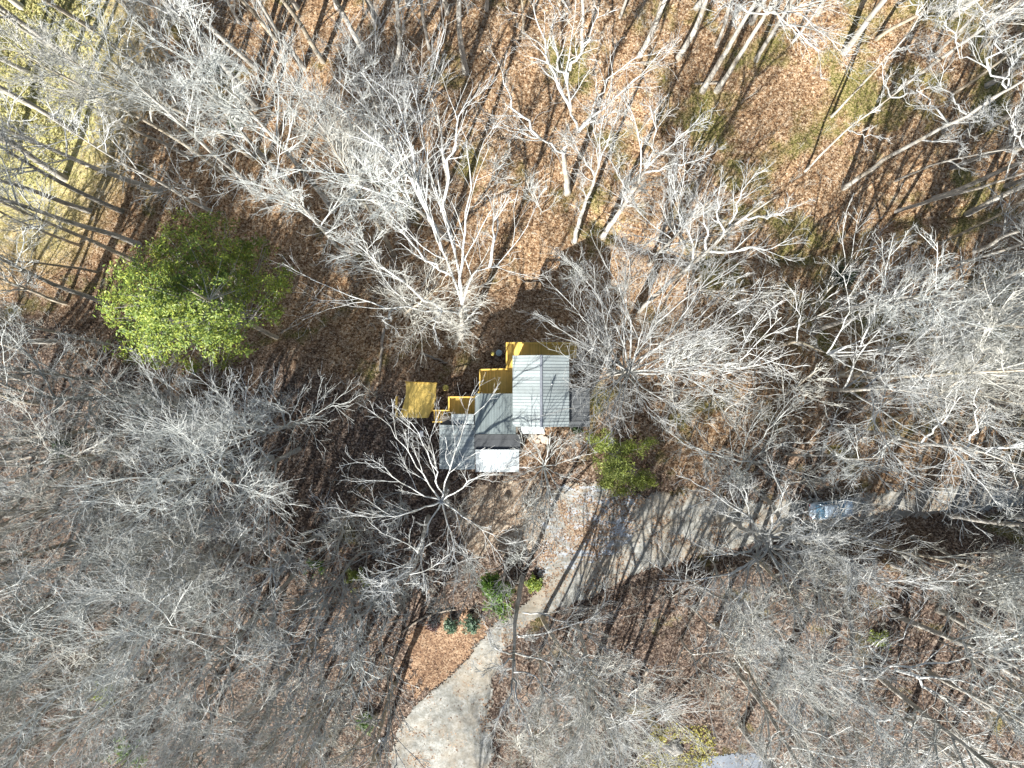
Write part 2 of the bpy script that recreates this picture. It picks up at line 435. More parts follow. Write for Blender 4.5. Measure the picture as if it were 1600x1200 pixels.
def tubes(P, R, k):
    B, S, _ = P.shape
    T = np.empty_like(P); T[:, 1:-1] = P[:, 2:] - P[:, :-2]; T[:, 0] = P[:, 1] - P[:, 0]; T[:, -1] = P[:, -1] - P[:, -2]
    T = nrm(T); m = nrm(T.mean(1))
    ref = np.where((np.abs(m[:, 2]) < .85)[:, None], np.array([0, 0, 1.]), np.array([1., 0, 0]))[:, None, :]
    U = nrm(np.cross(T, np.broadcast_to(ref, T.shape))); W = np.cross(T, U)
    a = np.arange(k) * 2 * np.pi / k
    V = P[:, :, None, :] + R[:, :, None, None] * (U[:, :, None, :] * np.cos(a)[:, None] + W[:, :, None, :] * np.sin(a)[:, None])
    idx = np.arange(B * S * k).reshape(B, S, k)
    a0 = idx[:, :-1]; a1 = np.roll(a0, -1, 2); b0 = idx[:, 1:]; b1 = np.roll(b0, -1, 2)
    F = np.stack([a0, a1, b1, b0], -1).reshape(-1, 4)
    return V.reshape(-1, 3), F

def join(parts):
    Vs, Fs, n = [], [], 0
    for V, F in parts:
        Vs.append(V); Fs.append(F + n); n += len(V)
    return np.concatenate(Vs), [np.concatenate(Fs)]

def spawn(rng, P, R, L, n, t0, ang, ratio, S, wander, trop, falloff, rmin, rk=.62, t1=1.0, angsd=9):
    B, SP, _ = P.shape
    par = np.repeat(np.arange(B), n)
    k = np.tile(np.arange(n), B)
    t = t0 + (t1 - t0) * (k + rng.random(B * n)) / n
    f = t * (SP - 1); i = np.minimum(f.astype(int), SP - 2); u = (f - i)[:, None]
    A, Bq = P[par, i], P[par, i + 1]
    pos = A + (Bq - A) * u; T = nrm(Bq - A)
    Rp = R[par, i] * (1 - u[:, 0]) + R[par, i + 1] * u[:, 0]
    ref = nrm(rng.normal(size=T.shape)); U = nrm(np.cross(T, ref)); W = np.cross(T, U)
    ph = k * 2.4 + rng.random(B * n) * 2.0
    a = np.radians(rng.normal(ang, angsd, B * n))[:, None]
    d = T * np.cos(a) + (U * np.cos(ph)[:, None] + W * np.sin(ph)[:, None]) * np.sin(a)
    d[:, 2] = np.where((d[:, 2] < -.15) & (rng.random(B * n) < .7), -d[:, 2] * .5, d[:, 2])
    d = nrm(d)
    Lc = L[par] * ratio * (1 - falloff * t) * rng.uniform(.6, 1.3, B * n)
    r0 = np.maximum(np.minimum(Rp * rk, Lc * .028 + .002), rmin)
    C = np.empty((B * n, S, 3)); C[:, 0] = pos
    h = (Lc / (S - 1))[:, None]
    for s in range(1, S):
        C[:, s] = C[:, s - 1] + d * h
        d = nrm(d + rng.normal(size=d.shape) * wander + np.array([0, 0, trop]))
    taper = 1 - .72 * np.linspace(0, 1, S)
    return C, np.maximum(r0[:, None] * taper, rmin * .75), Lc

SPEC = {  # n limbs, t0, limb angle, limb ratio, wander, tropism, per level (n, ang, ratio)
    'tall':   dict(n=14, t0=.50, ang=32, ratio=.30, wander=.06, trop=.06, fall=.5, lv=[(6, 27, .60), (5, 31, .62), (3, 36, .64)]),
    'oak':    dict(n=10, t0=.36, ang=44, ratio=.46, wander=.12, trop=.06, fall=.42, lv=[(7, 32, .58), (5, 36, .60), (3, 40, .66)]),
    'fine':   dict(n=15, t0=.30, ang=31, ratio=.43, wander=.08, trop=.05, fall=.42, lv=[(7, 26, .62), (5, 31, .62), (3, 36, .64)]),
    'pole':   dict(n=10, t0=.52, ang=38, ratio=.23, wander=.09, trop=.05, fall=.45, lv=[(5, 32, .58), (4, 34, .62), (3, 38, .62)]),
    'small':  dict(n=11, t0=.12, ang=30, ratio=.58, wander=.07, trop=.05, fall=.45, lv=[(6, 28, .56), (4, 32, .60), (3, 38, .60)]),
}

def tree_meshes(rng, kind, trunkP, trunkR, limbs=None, name='bare', mats=('trunk_grey', 'twig_grey'), dense=1.0, dry=0, extra=None):
    sp = SPEC[kind]
    tp, tr = np.array([trunkP], float), np.array([trunkR], float)
    Lt = np.linalg.norm(np.diff(tp[0], axis=0), axis=1).sum()
    Lt = np.array([Lt])
    parts = []
    if limbs is None:
        P1, R1, L1 = spawn(rng, tp, tr, Lt, sp['n'], sp['t0'], sp['ang'], sp['ratio'], 9, sp['wander'], sp['trop'], sp['fall'], .03, rk=.6)
    else:
        P1, R1, L1 = limbs
        if extra:
            a, b, c = spawn(rng, tp, tr, Lt, extra, .45, sp['ang'], sp['ratio'] * .5, P1.shape[1], sp['wander'], sp['trop'], sp['fall'], .02)
            P1, R1, L1 = np.concatenate([P1, a]), np.concatenate([R1, b]), np.concatenate([L1, c])
    parts.append(tubes(P1, R1, 6))
    P, R, L = P1, R1, L1
    S_ = (6, 5, 3); K_ = (4, 3, 3); RM = (.025, .0155, .0105)
    tips = None
    for q, (n, ang, ratio) in enumerate(sp['lv']):
        n = max(2, int(round(n * dense)))
        P, R, L = spawn(rng, P, R, L, n, .16 if q else .2, ang, ratio, S_[q], sp['wander'] * (1 + .3 * q) + .025, sp['trop'] * .8, (.5, .4, .25)[q], RM[q])
        L = np.maximum(L, .25)
        parts.append(tubes(P, R, K_[q]))
    tips = P[:, -1]
    V, F = join(parts)
    crown = mesh_np('crown', V, F, M[mats[1]])
    Vt, Ft = tubes(tp, tr, 10)
    trunk = mesh_np('trunk', Vt, [Ft], M[mats[0]])
    out = [('trunk', trunk), ('crown', crown)]
    if dry:
        c = tips[rng.random(len(tips)) < dry]
        out.append(('dry_leaves', leaf_mesh(rng, c, .09, 'leaf_dry', 2, .12)))
    return out

def leaf_mesh(rng, centers, size, mat, per, spread, flat_=0.35, name='leaves', asp=.5, out=0.0):
    C = np.repeat(centers, per, 0); n = len(C)
    C = C + rng.normal(size=(n, 3)) * spread
    nm = rng.normal(size=(n, 3)) + np.array([0, 0, 1.0]) * (1 + flat_)
    if out:
        nm = rng.normal(size=(n, 3)) * .75 + nrm(C - centers.mean(0) * np.array([1, 1, .9])) * out + np.array([0, 0, .35])
    nm = nrm(nm)
    u = nrm(np.cross(nm, rng.normal(size=(n, 3)))); v = np.cross(nm, u)
    s = size * rng.uniform(.6, 1.4, (n, 1))
    a = C - u * s; b = C + v * s * asp; c = C + u * s; d = C - v * s * asp
    V = np.stack([a, b, c, d], 1).reshape(-1, 3)
    F = np.arange(n * 4).reshape(n, 4)
    return mesh_np(name, V, [F], M[mat], smooth=False)

def catmull(pts, S, rng, wob):
    p = np.array(pts, float); q = np.vstack([2 * p[0] - p[1], p, 2 * p[-1] - p[-2]])
    seg = np.linalg.norm(np.diff(p, axis=0), axis=1); cum = np.concatenate([[0], np.cumsum(seg)]); tot = cum[-1]
    out = []
    for s in np.linspace(0, tot, S):
        i = min(np.searchsorted(cum, s, 'right') - 1, len(p) - 2); u = (s - cum[i]) / max(seg[i], 1e-6)
        a, b, c, d = q[i], q[i + 1], q[i + 2], q[i + 3]
        out.append(.5 * (2 * b + (c - a) * u + (2 * a - 5 * b + 4 * c - d) * u * u + (3 * b - a - 3 * c + d) * u ** 3))
    out = np.array(out); out[1:-1] += rng.normal(size=(S - 2, 3)) * wob
    return out, tot

TREES = []      # (empty, look, px, py) of every tree, labelled together at the end

def link_tree(meshes, loc, rz=0, scale=1.0, name='bare_tree', tilt=(0, 0)):
    o = empty(name, loc, rz); o.scale = (scale, scale, scale)
    o.rotation_euler = (tilt[0], tilt[1], rz)
    for nm, me in meshes:
        put(bpy.data.objects.new(nm, me), o)
    return o

def hero(seed, trunk, r0, limbs, kind='oak', mats=('trunk_white', 'twig_white'), look='bare tree', dense=1.0, dry=0, extra=4, lr=.33, wob=.10, r1=.34, label=None, name='bare_tree'):
    """trunk and limbs as photo pixels with heights; the tree is built in true size where it stands"""
    rng = np.random.default_rng(seed)
    base = P3(trunk[0][0], trunk[0][1])
    pts = [base - np.array([0, 0, .3])] + [P3(*p) for p in trunk[1:]]
    tp, tl = catmull(pts, 12, rng, wob * .4)
    tr = r0 * np.linspace(1, r1, 12); tr[0] *= 1.35; tr[-1] *= .35
    LP, LR, LL = [], [], []
    for lb in limbs:
        rr = lr
        if isinstance(lb, tuple): rr, lb = lb
        p, tot = catmull([P3(*q) for q in lb], 10, rng, wob)
        LP.append(p - base); LL.append(tot * .78)
        LR.append(np.maximum(r0 * rr * np.linspace(1, .2, 10) ** 1.15, .022))
    ms = tree_meshes(rng, kind, tp - base, tr, (np.array(LP), np.array(LR), np.array(LL)), mats=mats, dense=dense, dry=dry, extra=extra)
    o = link_tree(ms, base, name=name)
    e = np.mean([l[1][-1] if isinstance(l, tuple) else l[-1] for l in limbs], 0)
    if label: tag(o, label, 'tree')
    else: TREES.append((o, look, (trunk[-1][0] + e[0]) / 2, (trunk[-1][1] + e[1]) / 2))
    return o

# ---- trees that the photograph shows limb by limb
hero(11, [(720, 530), (722, 505, 5), (722, 475, 9)], .36, [
    [(722, 475, 9), (705, 430, 13), (690, 390, 16), (672, 345, 18), (650, 290, 20), (622, 220, 22), (602, 160, 22.5)],
    [(722, 475, 9), (712, 400, 14), (690, 330, 17), (668, 250, 20), (652, 175, 22), (642, 130, 23)],
    (.4, [(690, 330, 17), (700, 260, 20), (716, 190, 22), (738, 140, 22)]),
    [(720, 490, 7), (690, 484, 10), (620, 482, 12), (550, 462, 14), (485, 436, 15)],
    (.4, [(690, 484, 10), (640, 450, 13), (590, 410, 15), (545, 360, 16)]),
    [(722, 475, 9), (740, 430, 13), (765, 418, 15), (795, 395, 16), (825, 352, 17)],
    (.4, [(765, 418, 15), (770, 385, 16), (772, 345, 17), (795, 310, 18)]),
    (.45, [(722, 475, 9), (722, 405, 14), (727, 345, 17), (733, 285, 19), (728, 225, 21)]),
    (.35, [(690, 484, 10), (678, 505, 11), (684, 535, 11.5)]),
    (.4, [(690, 390, 16), (660, 320, 18.5), (610, 245, 21), (555, 195, 22), (510, 150, 23)]),
    (.4, [(672, 345, 18), (652, 285, 20.3), (640, 220, 22), (618, 150, 23)]),
    (.35, [(620, 482, 12), (600, 500, 13), (612, 512, 13)]),
    (.35, [(705, 430, 13), (670, 410, 15), (640, 380, 16), (615, 350, 17)]),
], label='huge white forked oak spreading its limbs just above the yellow deck', dense=.85, wob=.12, kind='fine')

hub = (985, 580, 10.5)
def fan(hub, ends, z, rng_seed, sag=.06, low=None):
    r = random.Random(rng_seed); out = []; hub0 = hub
    for ex, ey in ends:
        if low:
            u = r.random() ** 1.3; hub = tuple(a + (b - a) * u for a, b in zip(hub0, low))
        hx, hy, hz = hub
        dx, dy = ex - hx, ey - hy
        q = r.uniform(-sag, sag)
        zt = z + r.uniform(-1.5, 1.5)
        out.append([hub, (hx + dx * .33 - dy * q, hy + dy * .33 + dx * q, hz + (zt - hz) * .45),
                    (hx + dx * .68 - dy * q * .8, hy + dy * .68 + dx * q * .8, hz + (zt - hz) * .8), (ex, ey, zt)])
    return out
hero(12, [(953, 584), (970, 582, 6), hub], .32, [(.30, l) for l in fan(hub, [(862, 508), (868, 450), (895, 412), (935, 392), (985, 405), (1012, 470), (1045, 420), (1100, 440), (1140, 425),
     (1165, 480), (1175, 530), (1180, 572), (1130, 612), (1080, 640), (1020, 655), (950, 650), (905, 620), (885, 565), (1090, 520), (1060, 560), (940, 470), (892, 640), (915, 598), (905, 540), (930, 662), (962, 668), (920, 570)], 17, 3, .1, low=(968, 583, 5.5))],
    kind='fine', label='broad white fan shaped bare tree hanging over the east side of the house', dense=1.05, wob=.06, extra=2)

hero(13, [(886, 300), (884, 270, 4), (880, 236, 9), (903, 206, 12)], .36, [
    [(903, 206, 12), (890, 165, 16), (886, 115, 19), (893, 50, 22), (900, 0, 24)],
    [(903, 206, 12), (930, 165, 15), (955, 115, 18), (1002, 85, 20)],
    [(903, 206, 12), (960, 150, 16), (1010, 112, 19), (1035, 75, 20)],
    [(882, 240, 9), (845, 217, 12), (800, 206, 14), (768, 196, 15)],
    (.4, [(890, 165, 16), (862, 110, 18), (845, 60, 20), (832, 5, 22)]),
    (.4, [(845, 217, 12), (812, 180, 15), (790, 130, 17), (778, 95, 18)]),
    (.35, [(905, 206, 12), (925, 195, 13), (985, 165, 15)]),
    (.35, [(890, 110, 19), (920, 60, 21), (935, 10, 22)]),
    (.35, [(886, 130, 18), (865, 70, 21), (870, 20, 22)]),
], label='white barked sycamore with tan dry leaves at the top of the picture', dense=1.0, dry=.75, wob=.14)

hero(14, [(897, 378), (912, 325, 5), (926, 290, 9), (935, 262, 12)], .26, [
    [(935, 262, 12), (930, 215, 15), (922, 180, 17)], [(935, 262, 12), (952, 215, 15), (968, 175, 17)],
    [(930, 275, 10), (905, 235, 14), (888, 205, 16)], [(935, 262, 12), (940, 200, 16), (945, 160, 18)]],
    label='pale bare tree with slim trunk standing upslope between deck and sycamore', dense=1.0)
hero(15, [(942, 370), (965, 335, 5), (985, 305, 9), (1010, 262, 14)], .30, [
    [(1010, 262, 14), (1022, 218, 17), (1016, 165, 19)], [(1010, 262, 14), (1052, 222, 17), (1092, 185, 19)],
    [(1000, 280, 12), (998, 215, 17), (982, 165, 19)], [(1005, 270, 13), (1075, 255, 16), (1115, 240, 17)],
    [(985, 305, 9), (960, 262, 13), (955, 225, 15)]],
    label='white bare tree with forked crown right of the sycamore trunk', dense=1.1)
hero(16, [(998, 486), (1060, 430, 9), (1105, 395, 14), (1130, 365, 17), (1165, 340, 19), (1212, 308, 21)], .26, [
    (.5, [(1075, 420, 11), (1082, 385, 14), (1068, 350, 15), (1050, 312, 16)]), (.5, [(1105, 395, 14), (1100, 345, 16), (1090, 305, 17)]),
    (.5, [(1108, 392, 14), (1175, 390, 17), (1240, 372, 18)]), (.4, [(1140, 358, 17), (1155, 310, 19), (1180, 270, 20)]),
    (.4, [(1165, 340, 19), (1215, 335, 21), (1250, 320, 22)]), (.4, [(1130, 365, 17), (1120, 320, 19), (1130, 285, 20)])],
    kind='tall', label='pale leaning bare tree whose trunk slants up right from behind the fan tree', dense=1.0)
for k, (b0, pts, r, nm) in enumerate([
    ((1098, 142), [(1170, 20, 13.5), (1225, -70, 20), (1250, -110, 22)], .29, 'thick pale bare trunk, left one of the pair at the top right of centre'),
    ((1120, 142), [(1200, 18, 13.5), (1262, -75, 20), (1290, -115, 22)], .27, 'thick pale bare trunk, right one of the pair at the top right of centre')]):
    hero(20 + k, [b0] + pts, r, [
        [pts[0], (pts[0][0] - 25, pts[0][1] - 15, 16), (pts[0][0] - 60, pts[0][1] + 5, 18)],
        [pts[0], (pts[0][0] + 50, pts[0][1] + 5, 16), (pts[0][0] + 110, pts[0][1] + 60, 17)],
        [pts[1], (pts[1][0] + 30, pts[1][1] + 20, 21), (pts[1][0] + 80, pts[1][1] + 60, 22)],
        [pts[1], (pts[1][0] - 50, pts[1][1] + 30, 21), (pts[1][0] - 110, pts[1][1] + 70, 22)]], kind='tall', label=nm)
hero(23, [(1390, 150), (1500, 70, 13), (1570, 20, 19), (1600, -5, 21)], .23, [
    [(1500, 70, 13), (1480, 40, 15), (1440, 20, 17)], [(1520, 55, 15), (1560, 60, 17), (1600, 50, 19)], [(1540, 40, 17), (1530, 5, 19), (1520, -20, 20)],
    [(1560, 25, 18), (1600, 10, 20), (1640, -10, 21)]], kind='oak', label='long pale trunk slanting to the top right corner, upper of two')
hero(24, [(1318, 294), (1400, 237, 9), (1482, 195, 14), (1575, 140, 20), (1622, 112, 23)], .24, [
    [(1575, 140, 20), (1545, 108, 20.5), (1500, 78, 21.5), (1478, 30, 22)], [(1575, 140, 20), (1580, 100, 21), (1600, 60, 22)],
    (.45, [(1545, 108, 20.5), (1560, 60, 22), (1550, 20, 22.5)]), (.45, [(1482, 195, 14), (1450, 165, 16), (1440, 135, 17), (1425, 125, 17)]),
    [(1540, 160, 18), (1530, 190, 19), (1490, 215, 20)], [(1510, 178, 16), (1480, 140, 18), (1470, 100, 19)],
    [(1600, 125, 22), (1640, 130, 23), (1660, 150, 23)]], kind='oak', label='long pale trunk with crooked white limbs at the top right, lower of two', wob=.2)
for k, (pts, r, nm) in enumerate([
    ([(1300, 182), (1402, 72, 13), (1437, 28, 16), (1450, 5, 18)], .13, 'slender grey bare tree over the green mossy patch, forked near its top'),
    ([(1258, 268), (1325, 202, 7), (1392, 152, 13), (1440, 110, 17)], .12, 'slender whitish bare tree slanting across the orange leaf slope'),
    ([(1400, 282), (1475, 252, 7), (1600, 230, 16), (1640, 222, 18)], .12, 'slender whitish bare tree pointing at the right edge above the creek')]):
    e, m = pts[-1], pts[-2]
    hero(26 + k, pts, r, [[m, (m[0] - 12, m[1] - 25, m[2] + 2), (m[0] - 15, m[1] - 55, m[2] + 4)], [m, (m[0] + 30, m[1] - 5, m[2] + 2), (m[0] + 65, m[1] - 20, m[2] + 4)],
                         [pts[1], (pts[1][0] + 30, pts[1][1] + 10, pts[1][2] + 2), (pts[1][0] + 55, pts[1][1] + 15, pts[1][2] + 3)]], kind='pole', label=nm, extra=6, lr=.6)
hero(30, [(1322, 922), (1330, 985, 5), (1334, 1030, 8)], .36, [
    [(1334, 1030, 8), (1322, 1057, 10), (1318, 1095, 11), (1292, 1121, 13), (1286, 1165, 14)],
    [(1334, 1030, 8), (1347, 1062, 10), (1367, 1102, 11.5), (1372, 1140, 13), (1408, 1162, 14), (1460, 1182, 15), (1530, 1192, 16)],
    [(1347, 1060, 10), (1375, 1052, 12), (1379, 1030, 13), (1424, 971, 15), (1442, 948, 16)],
    [(1375, 1052, 12), (1398, 1046, 13), (1487, 1027, 15), (1545, 1020, 16), (1610, 1008, 17)],
    (.4, [(1398, 1046, 13), (1450, 1058, 15), (1520, 1066, 16), (1600, 1085, 17)]),
    (.4, [(1375, 1052, 12), (1350, 1042, 13), (1300, 1046, 14), (1244, 1044, 15)]),
    (.35, [(1379, 1030, 13), (1360, 1015, 14), (1330, 1005, 15), (1290, 1000, 16)]),
    (.4, [(1372, 1140, 13), (1400, 1110, 14), (1430, 1125, 15)]),
    (.4, [(1292, 1121, 13), (1250, 1140, 15), (1200, 1165, 16)]),
    (.4, [(1420, 1050, 14), (1470, 1090, 15), (1540, 1130, 16)])], mats=('trunk_grey', 'twig_white'), label='large white crooked oak spreading across the bottom right corner', wob=.18, dense=1.05)
hero(31, [(816, 903), (807, 960, 7), (803, 1018, 12), (801, 1062, 15)], .27, [
    [(817, 957, 7), (860, 962, 10), (890, 974, 12), (915, 992, 13), (952, 1022, 14)],
    [(810, 995, 9), (872, 985, 12), (925, 965, 14), (945, 938, 14)],
    [(805, 1020, 12), (835, 1027, 13), (865, 1042, 14), (892, 1072, 15), (920, 1098, 16)],
    [(802, 1050, 14), (832, 1055, 15), (865, 1090, 17), (892, 1112, 18)],
    [(801, 1060, 15), (810, 1095, 17), (820, 1125, 18), (826, 1168, 19)],
    [(801, 1060, 15), (798, 1085, 17), (780, 1112, 18), (768, 1145, 18)],
    [(803, 1020, 12), (775, 1014, 14), (758, 976, 14)], [(803, 1030, 13), (770, 1045, 15), (745, 1050, 16)]],
    mats=('trunk_grey', 'twig_white'), label='white bare tree growing beside the track junction below the bright green bush', dense=1.1)
hero(32, [(700, 754), (694, 770, 6), (690, 783, 9)], .24, [
    [(690, 783, 9), (685, 757, 11), (675, 725, 13), (660, 690, 14), (642, 660, 15)], [(690, 783, 9), (702, 737, 12), (716, 695, 14), (727, 662, 15), (757, 634, 16)],
    [(690, 783, 9), (735, 752, 12), (775, 735, 13), (812, 725, 14)], [(690, 783, 9), (650, 727, 12), (620, 682, 14), (600, 650, 15)],
    [(690, 783, 9), (640, 762, 12), (600, 735, 14), (570, 720, 15)], [(690, 783, 9), (640, 800, 12), (590, 810, 14), (540, 800, 15)],
    [(690, 783, 9), (665, 830, 12), (640, 880, 14)], [(690, 783, 9), (705, 840, 12), (715, 900, 14)], [(690, 783, 9), (745, 820, 12), (790, 850, 14)]],
    label='white bare tree reaching over the lower left roof from below the house', dense=.85, kind='fine', mats=('trunk_grey', 'twig_white'))
hub = (850, 728, 3.5)
hero(33, [(846, 716), (848, 722, 2), hub], .10, [(.6, l) for l in fan(hub, [(812, 690), (830, 680), (860, 682), (885, 690), (905, 712), (905, 750), (895, 800), (870, 850), (845, 870), (820, 840), (805, 790), (800, 750), (880, 830), (850, 800)], 7, 5)],
     kind='fine', label='small twiggy grey tree beside the front steps', dense=.75, wob=.05, extra=0, mats=('trunk_grey', 'twig_grey'))
hero(34, [(424, 715), (385, 728, 7), (350, 740, 11)], .27, [
    [(350, 740, 11), (336, 687, 14), (326, 668, 15), (307, 645, 16), (277, 612, 17), (250, 590, 18)], [(350, 740, 11), (302, 717, 13), (287, 667, 15), (262, 638, 16), (240, 610, 17)],
    [(350, 740, 11), (307, 744, 13), (255, 727, 15), (212, 716, 16), (160, 698, 17)], [(350, 740, 11), (275, 753, 13), (225, 750, 15), (150, 770, 17)],
    [(370, 735, 9), (388, 727, 11), (395, 690, 13), (420, 650, 14)], [(350, 740, 11), (310, 790, 13), (250, 820, 15), (180, 830, 16)],
    [(330, 690, 14), (342, 660, 15), (360, 620, 16)], [(255, 727, 15), (220, 690, 16), (190, 650, 17)]],
    label='white forked bare tree left of the platform, limbs fanning to upper left', dense=.95, kind='fine')
hero(35, [(500, 835), (457, 861, 8), (427, 889, 12)], .22, [
    [(427, 889, 12), (383, 887, 14), (333, 907, 16), (290, 925, 17)], [(450, 863, 9), (432, 877, 11), (390, 833, 14), (350, 827, 15), (300, 820, 16)],
    [(427, 889, 12), (400, 930, 15), (360, 970, 17)], [(427, 889, 12), (470, 880, 13), (480, 888, 14)], [(427, 889, 12), (370, 900, 15), (320, 880, 17), (270, 870, 18)],
    [(427, 889, 12), (430, 950, 14), (420, 1000, 16)]], label='grey bare tree with dark trunk and pale limbs below left of the platform', dense=1.1, mats=('trunk_grey', 'twig_white'))
hero(36, [(1197, 548), (1245, 534, 6), (1292, 552, 9)], .24, [
    [(1292, 552, 9), (1370, 520, 13), (1420, 470, 16), (1442, 425, 17)], [(1292, 552, 9), (1345, 540, 12), (1405, 520, 15), (1462, 488, 17)], [(1292, 552, 9), (1400, 545, 14), (1485, 522, 17), (1520, 505, 18)],
    [(1292, 552, 9), (1400, 555, 14), (1510, 556, 17)], [(1292, 552, 9), (1325, 490, 12), (1318, 430, 14)], [(1292, 552, 9), (1345, 580, 12), (1410, 584, 15), (1450, 600, 16)],
    [(1345, 540, 12), (1370, 480, 15), (1380, 430, 16)], [(1245, 534, 6), (1250, 490, 9), (1235, 450, 10)]], label='white bare tree with limbs swept right, below the creek bend', kind='fine', dense=.85, mats=('trunk_tan', 'twig_white'), wob=.08)
hub = (1205, 855, 10.5)
hero(37, [(1148, 817), (1175, 835, 6), hub], .28, [(.5, l) for l in fan(hub, [(1390, 815), (1350, 890), (1315, 950), (1262, 985), (1150, 965), (1030, 905), (1090, 758), (1232, 758), (1330, 805), (1400, 860), (1290, 920), (1100, 870), (1200, 985), (1160, 760), (1330, 778), (1300, 850)], 16, 8, .13, low=(1178, 838, 6.5))],
     label='white bare tree arching over the driveway just left of the parked car', dense=1.05, wob=.12)
hero(38, [(1298, 671), (1375, 678, 7), (1440, 692, 13), (1510, 700, 17), (1605, 731, 23)], .22, [
    (.5, [(1510, 700, 17), (1525, 660, 18), (1522, 620, 19)]), (.5, [(1440, 692, 13), (1480, 650, 16), (1500, 620, 17)]), (.5, [(1540, 708, 19), (1600, 690, 21), (1640, 660, 22)]), (.5, [(1480, 695, 15), (1520, 740, 17), (1560, 790, 18)])],
    kind='tall', label='long white trunk slanting right just above the driveway end')
hero(39, [(1130, 700), (1165, 716, 5), (1190, 730, 8)], .18, [(.55, l) for l in fan((1190, 730, 8), [(1060, 690), (1100, 760), (1180, 660), (1270, 690), (1290, 750), (1240, 790), (1150, 780), (1230, 640)], 12, 9, .13, low=(1160, 714, 3.5))],
     kind='fine', label='fine grey bare tree between the feathery evergreen and the parked car', dense=.95, mats=('trunk_grey', 'twig_grey'), wob=.08)

# ------------------------------------------------------------------ prototypes for the rest of the wood
def proto(seed, kind, h, r, mats, dense=1.0, lean=.04, forks=1):
    rng = np.random.default_rng(seed)
    S = 13
    d = np.array([rng.normal() * lean, rng.normal() * lean, 1.0]); p = [np.array([0, 0, -.4])]
    w = {'oak': .07, 'tall': .025, 'fine': .04, 'pole': .035, 'small': .10}[kind]
    for s in range(1, S):
        p.append(p[-1] + nrm(d) * (h + .4) / (S - 1)); d = d + rng.normal(size=3) * w; d[2] = max(d[2], .8)
    tr = r * (1 - .88 * np.linspace(0, 1, S) ** 1.2); tr[0] *= 1.3
    return tree_meshes(rng, kind, np.array(p), np.maximum(tr, .02), mats=mats, dense=dense)
G, W_, T_ = ('trunk_grey', 'twig_grey'), ('trunk_white', 'twig_white'), ('trunk_tan', 'twig_tan')
PROTO = {
    'tall':  [(proto(101, 'tall', 27, .27, G), 27, 'tall grey bare tree'), (proto(102, 'tall', 25, .25, T_), 25, 'tall tan bare tree'), (proto(103, 'tall', 28, .30, W_), 28, 'tall white bare tree')],
    'oak':   [(proto(104, 'oak', 20, .29, G), 20, 'spreading grey bare tree'), (proto(105, 'oak', 18, .25, W_), 18, 'spreading white bare tree'), (proto(106, 'oak', 19, .27, T_), 19, 'spreading tan bare tree')],
    'fine':  [(proto(107, 'fine', 25, .24, G, 1.0), 25, 'dense twiggy grey bare tree'), (proto(108, 'fine', 21, .21, T_, 1.0), 21, 'dense twiggy tan bare tree'), (proto(109, 'fine', 23, .22, W_, .95), 23, 'dense twiggy white bare tree')],
    'pole':  [(proto(110, 'pole', 22, .17, G), 22, 'slender grey bare tree'), (proto(111, 'pole', 20, .15, T_), 20, 'slender tan bare tree'), (proto(112, 'pole', 23, .18, W_), 23, 'slender white bare tree')],
    'small': [(proto(113, 'small', 8, .07, G, .8), 8, 'thin grey twiggy sapling'), (proto(114, 'small', 6.5, .06, T_, .8), 6.5, 'thin tan twiggy sapling'), (proto(115, 'small', 9, .08, W_, .75), 9, 'thin white twiggy sapling')],
}
SEEN = set()
def place(kind, v, x, y, s, rz, tilt=(0, 0)):
    ms, h, look = PROTO[kind][v]
    z = float(H(x, y))
    o = link_tree(ms, (x, y, z), rz, s, 'bare_sapling' if kind == 'small' else 'bare_tree', tilt)
    tx = x + math.sin(tilt[1]) * h * s * .75; ty = y - math.sin(tilt[0]) * h * s * .75
    px, py = to_px(tx, ty, z + h * s * .72)
    TREES.append((o, look, px, py))
    return o

R_ = random.Random(77)
# straight trunks the photograph shows: base pixel, second pixel on the trunk, prototype
POLES = [((397, 247), (150, 5), 'tall', 1), ((400, 106), (292, 0), 'tall', 2), ((398, 298), (125, 95), 'tall', 0), ((116, 206), (0, 136), 'tall', 0), ((475, 106), (400, 5), 'tall', 2),
         ((580, 96), (527, 0), 'tall', 0), ((617, 111), (642, 0), 'tall', 2), ((671, 76), (650, 0), 'pole', 0), ((728, 113), (703, 5), 'tall', 2), ((505, 96), (440, 0), 'tall', 1),
         ((217, 411), (0, 347), 'tall', 1), ((217, 383), (75, 300), 'tall', 0), ((190, 330), (40, 240), 'tall', 0), ((1440, 655), (1600, 660), 'pole', 1), ((1455, 512), (1600, 496), 'tall', 1),
         ((1500, 880), (1600, 925), 'tall', 1), ((615, 398), (530, 310), 'tall', 1), ((300, 250), (180, 160), 'pole', 0), ((330, 330), (230, 270), 'pole', 2), ((455, 285), (400, 225), 'tall', 0),
         ((520, 330), (430, 260), 'tall', 0), ((560, 420), (470, 355), 'tall', 0), ((340, 190), (250, 110), 'pole', 0), ((250, 300), (60, 200), 'tall', 2), ((140, 330), (0, 270), 'tall', 0),
         ((1480, 600), (1600, 600), 'tall', 2), ((1400, 330), (1540, 250), 'pole', 2), ((1510, 335), (1600, 300), 'tall', 2), ((105, 682), (0, 685), 'pole', 1), ((1060, 90), (1090, 20), 'tall', 2)]
pts_used = []
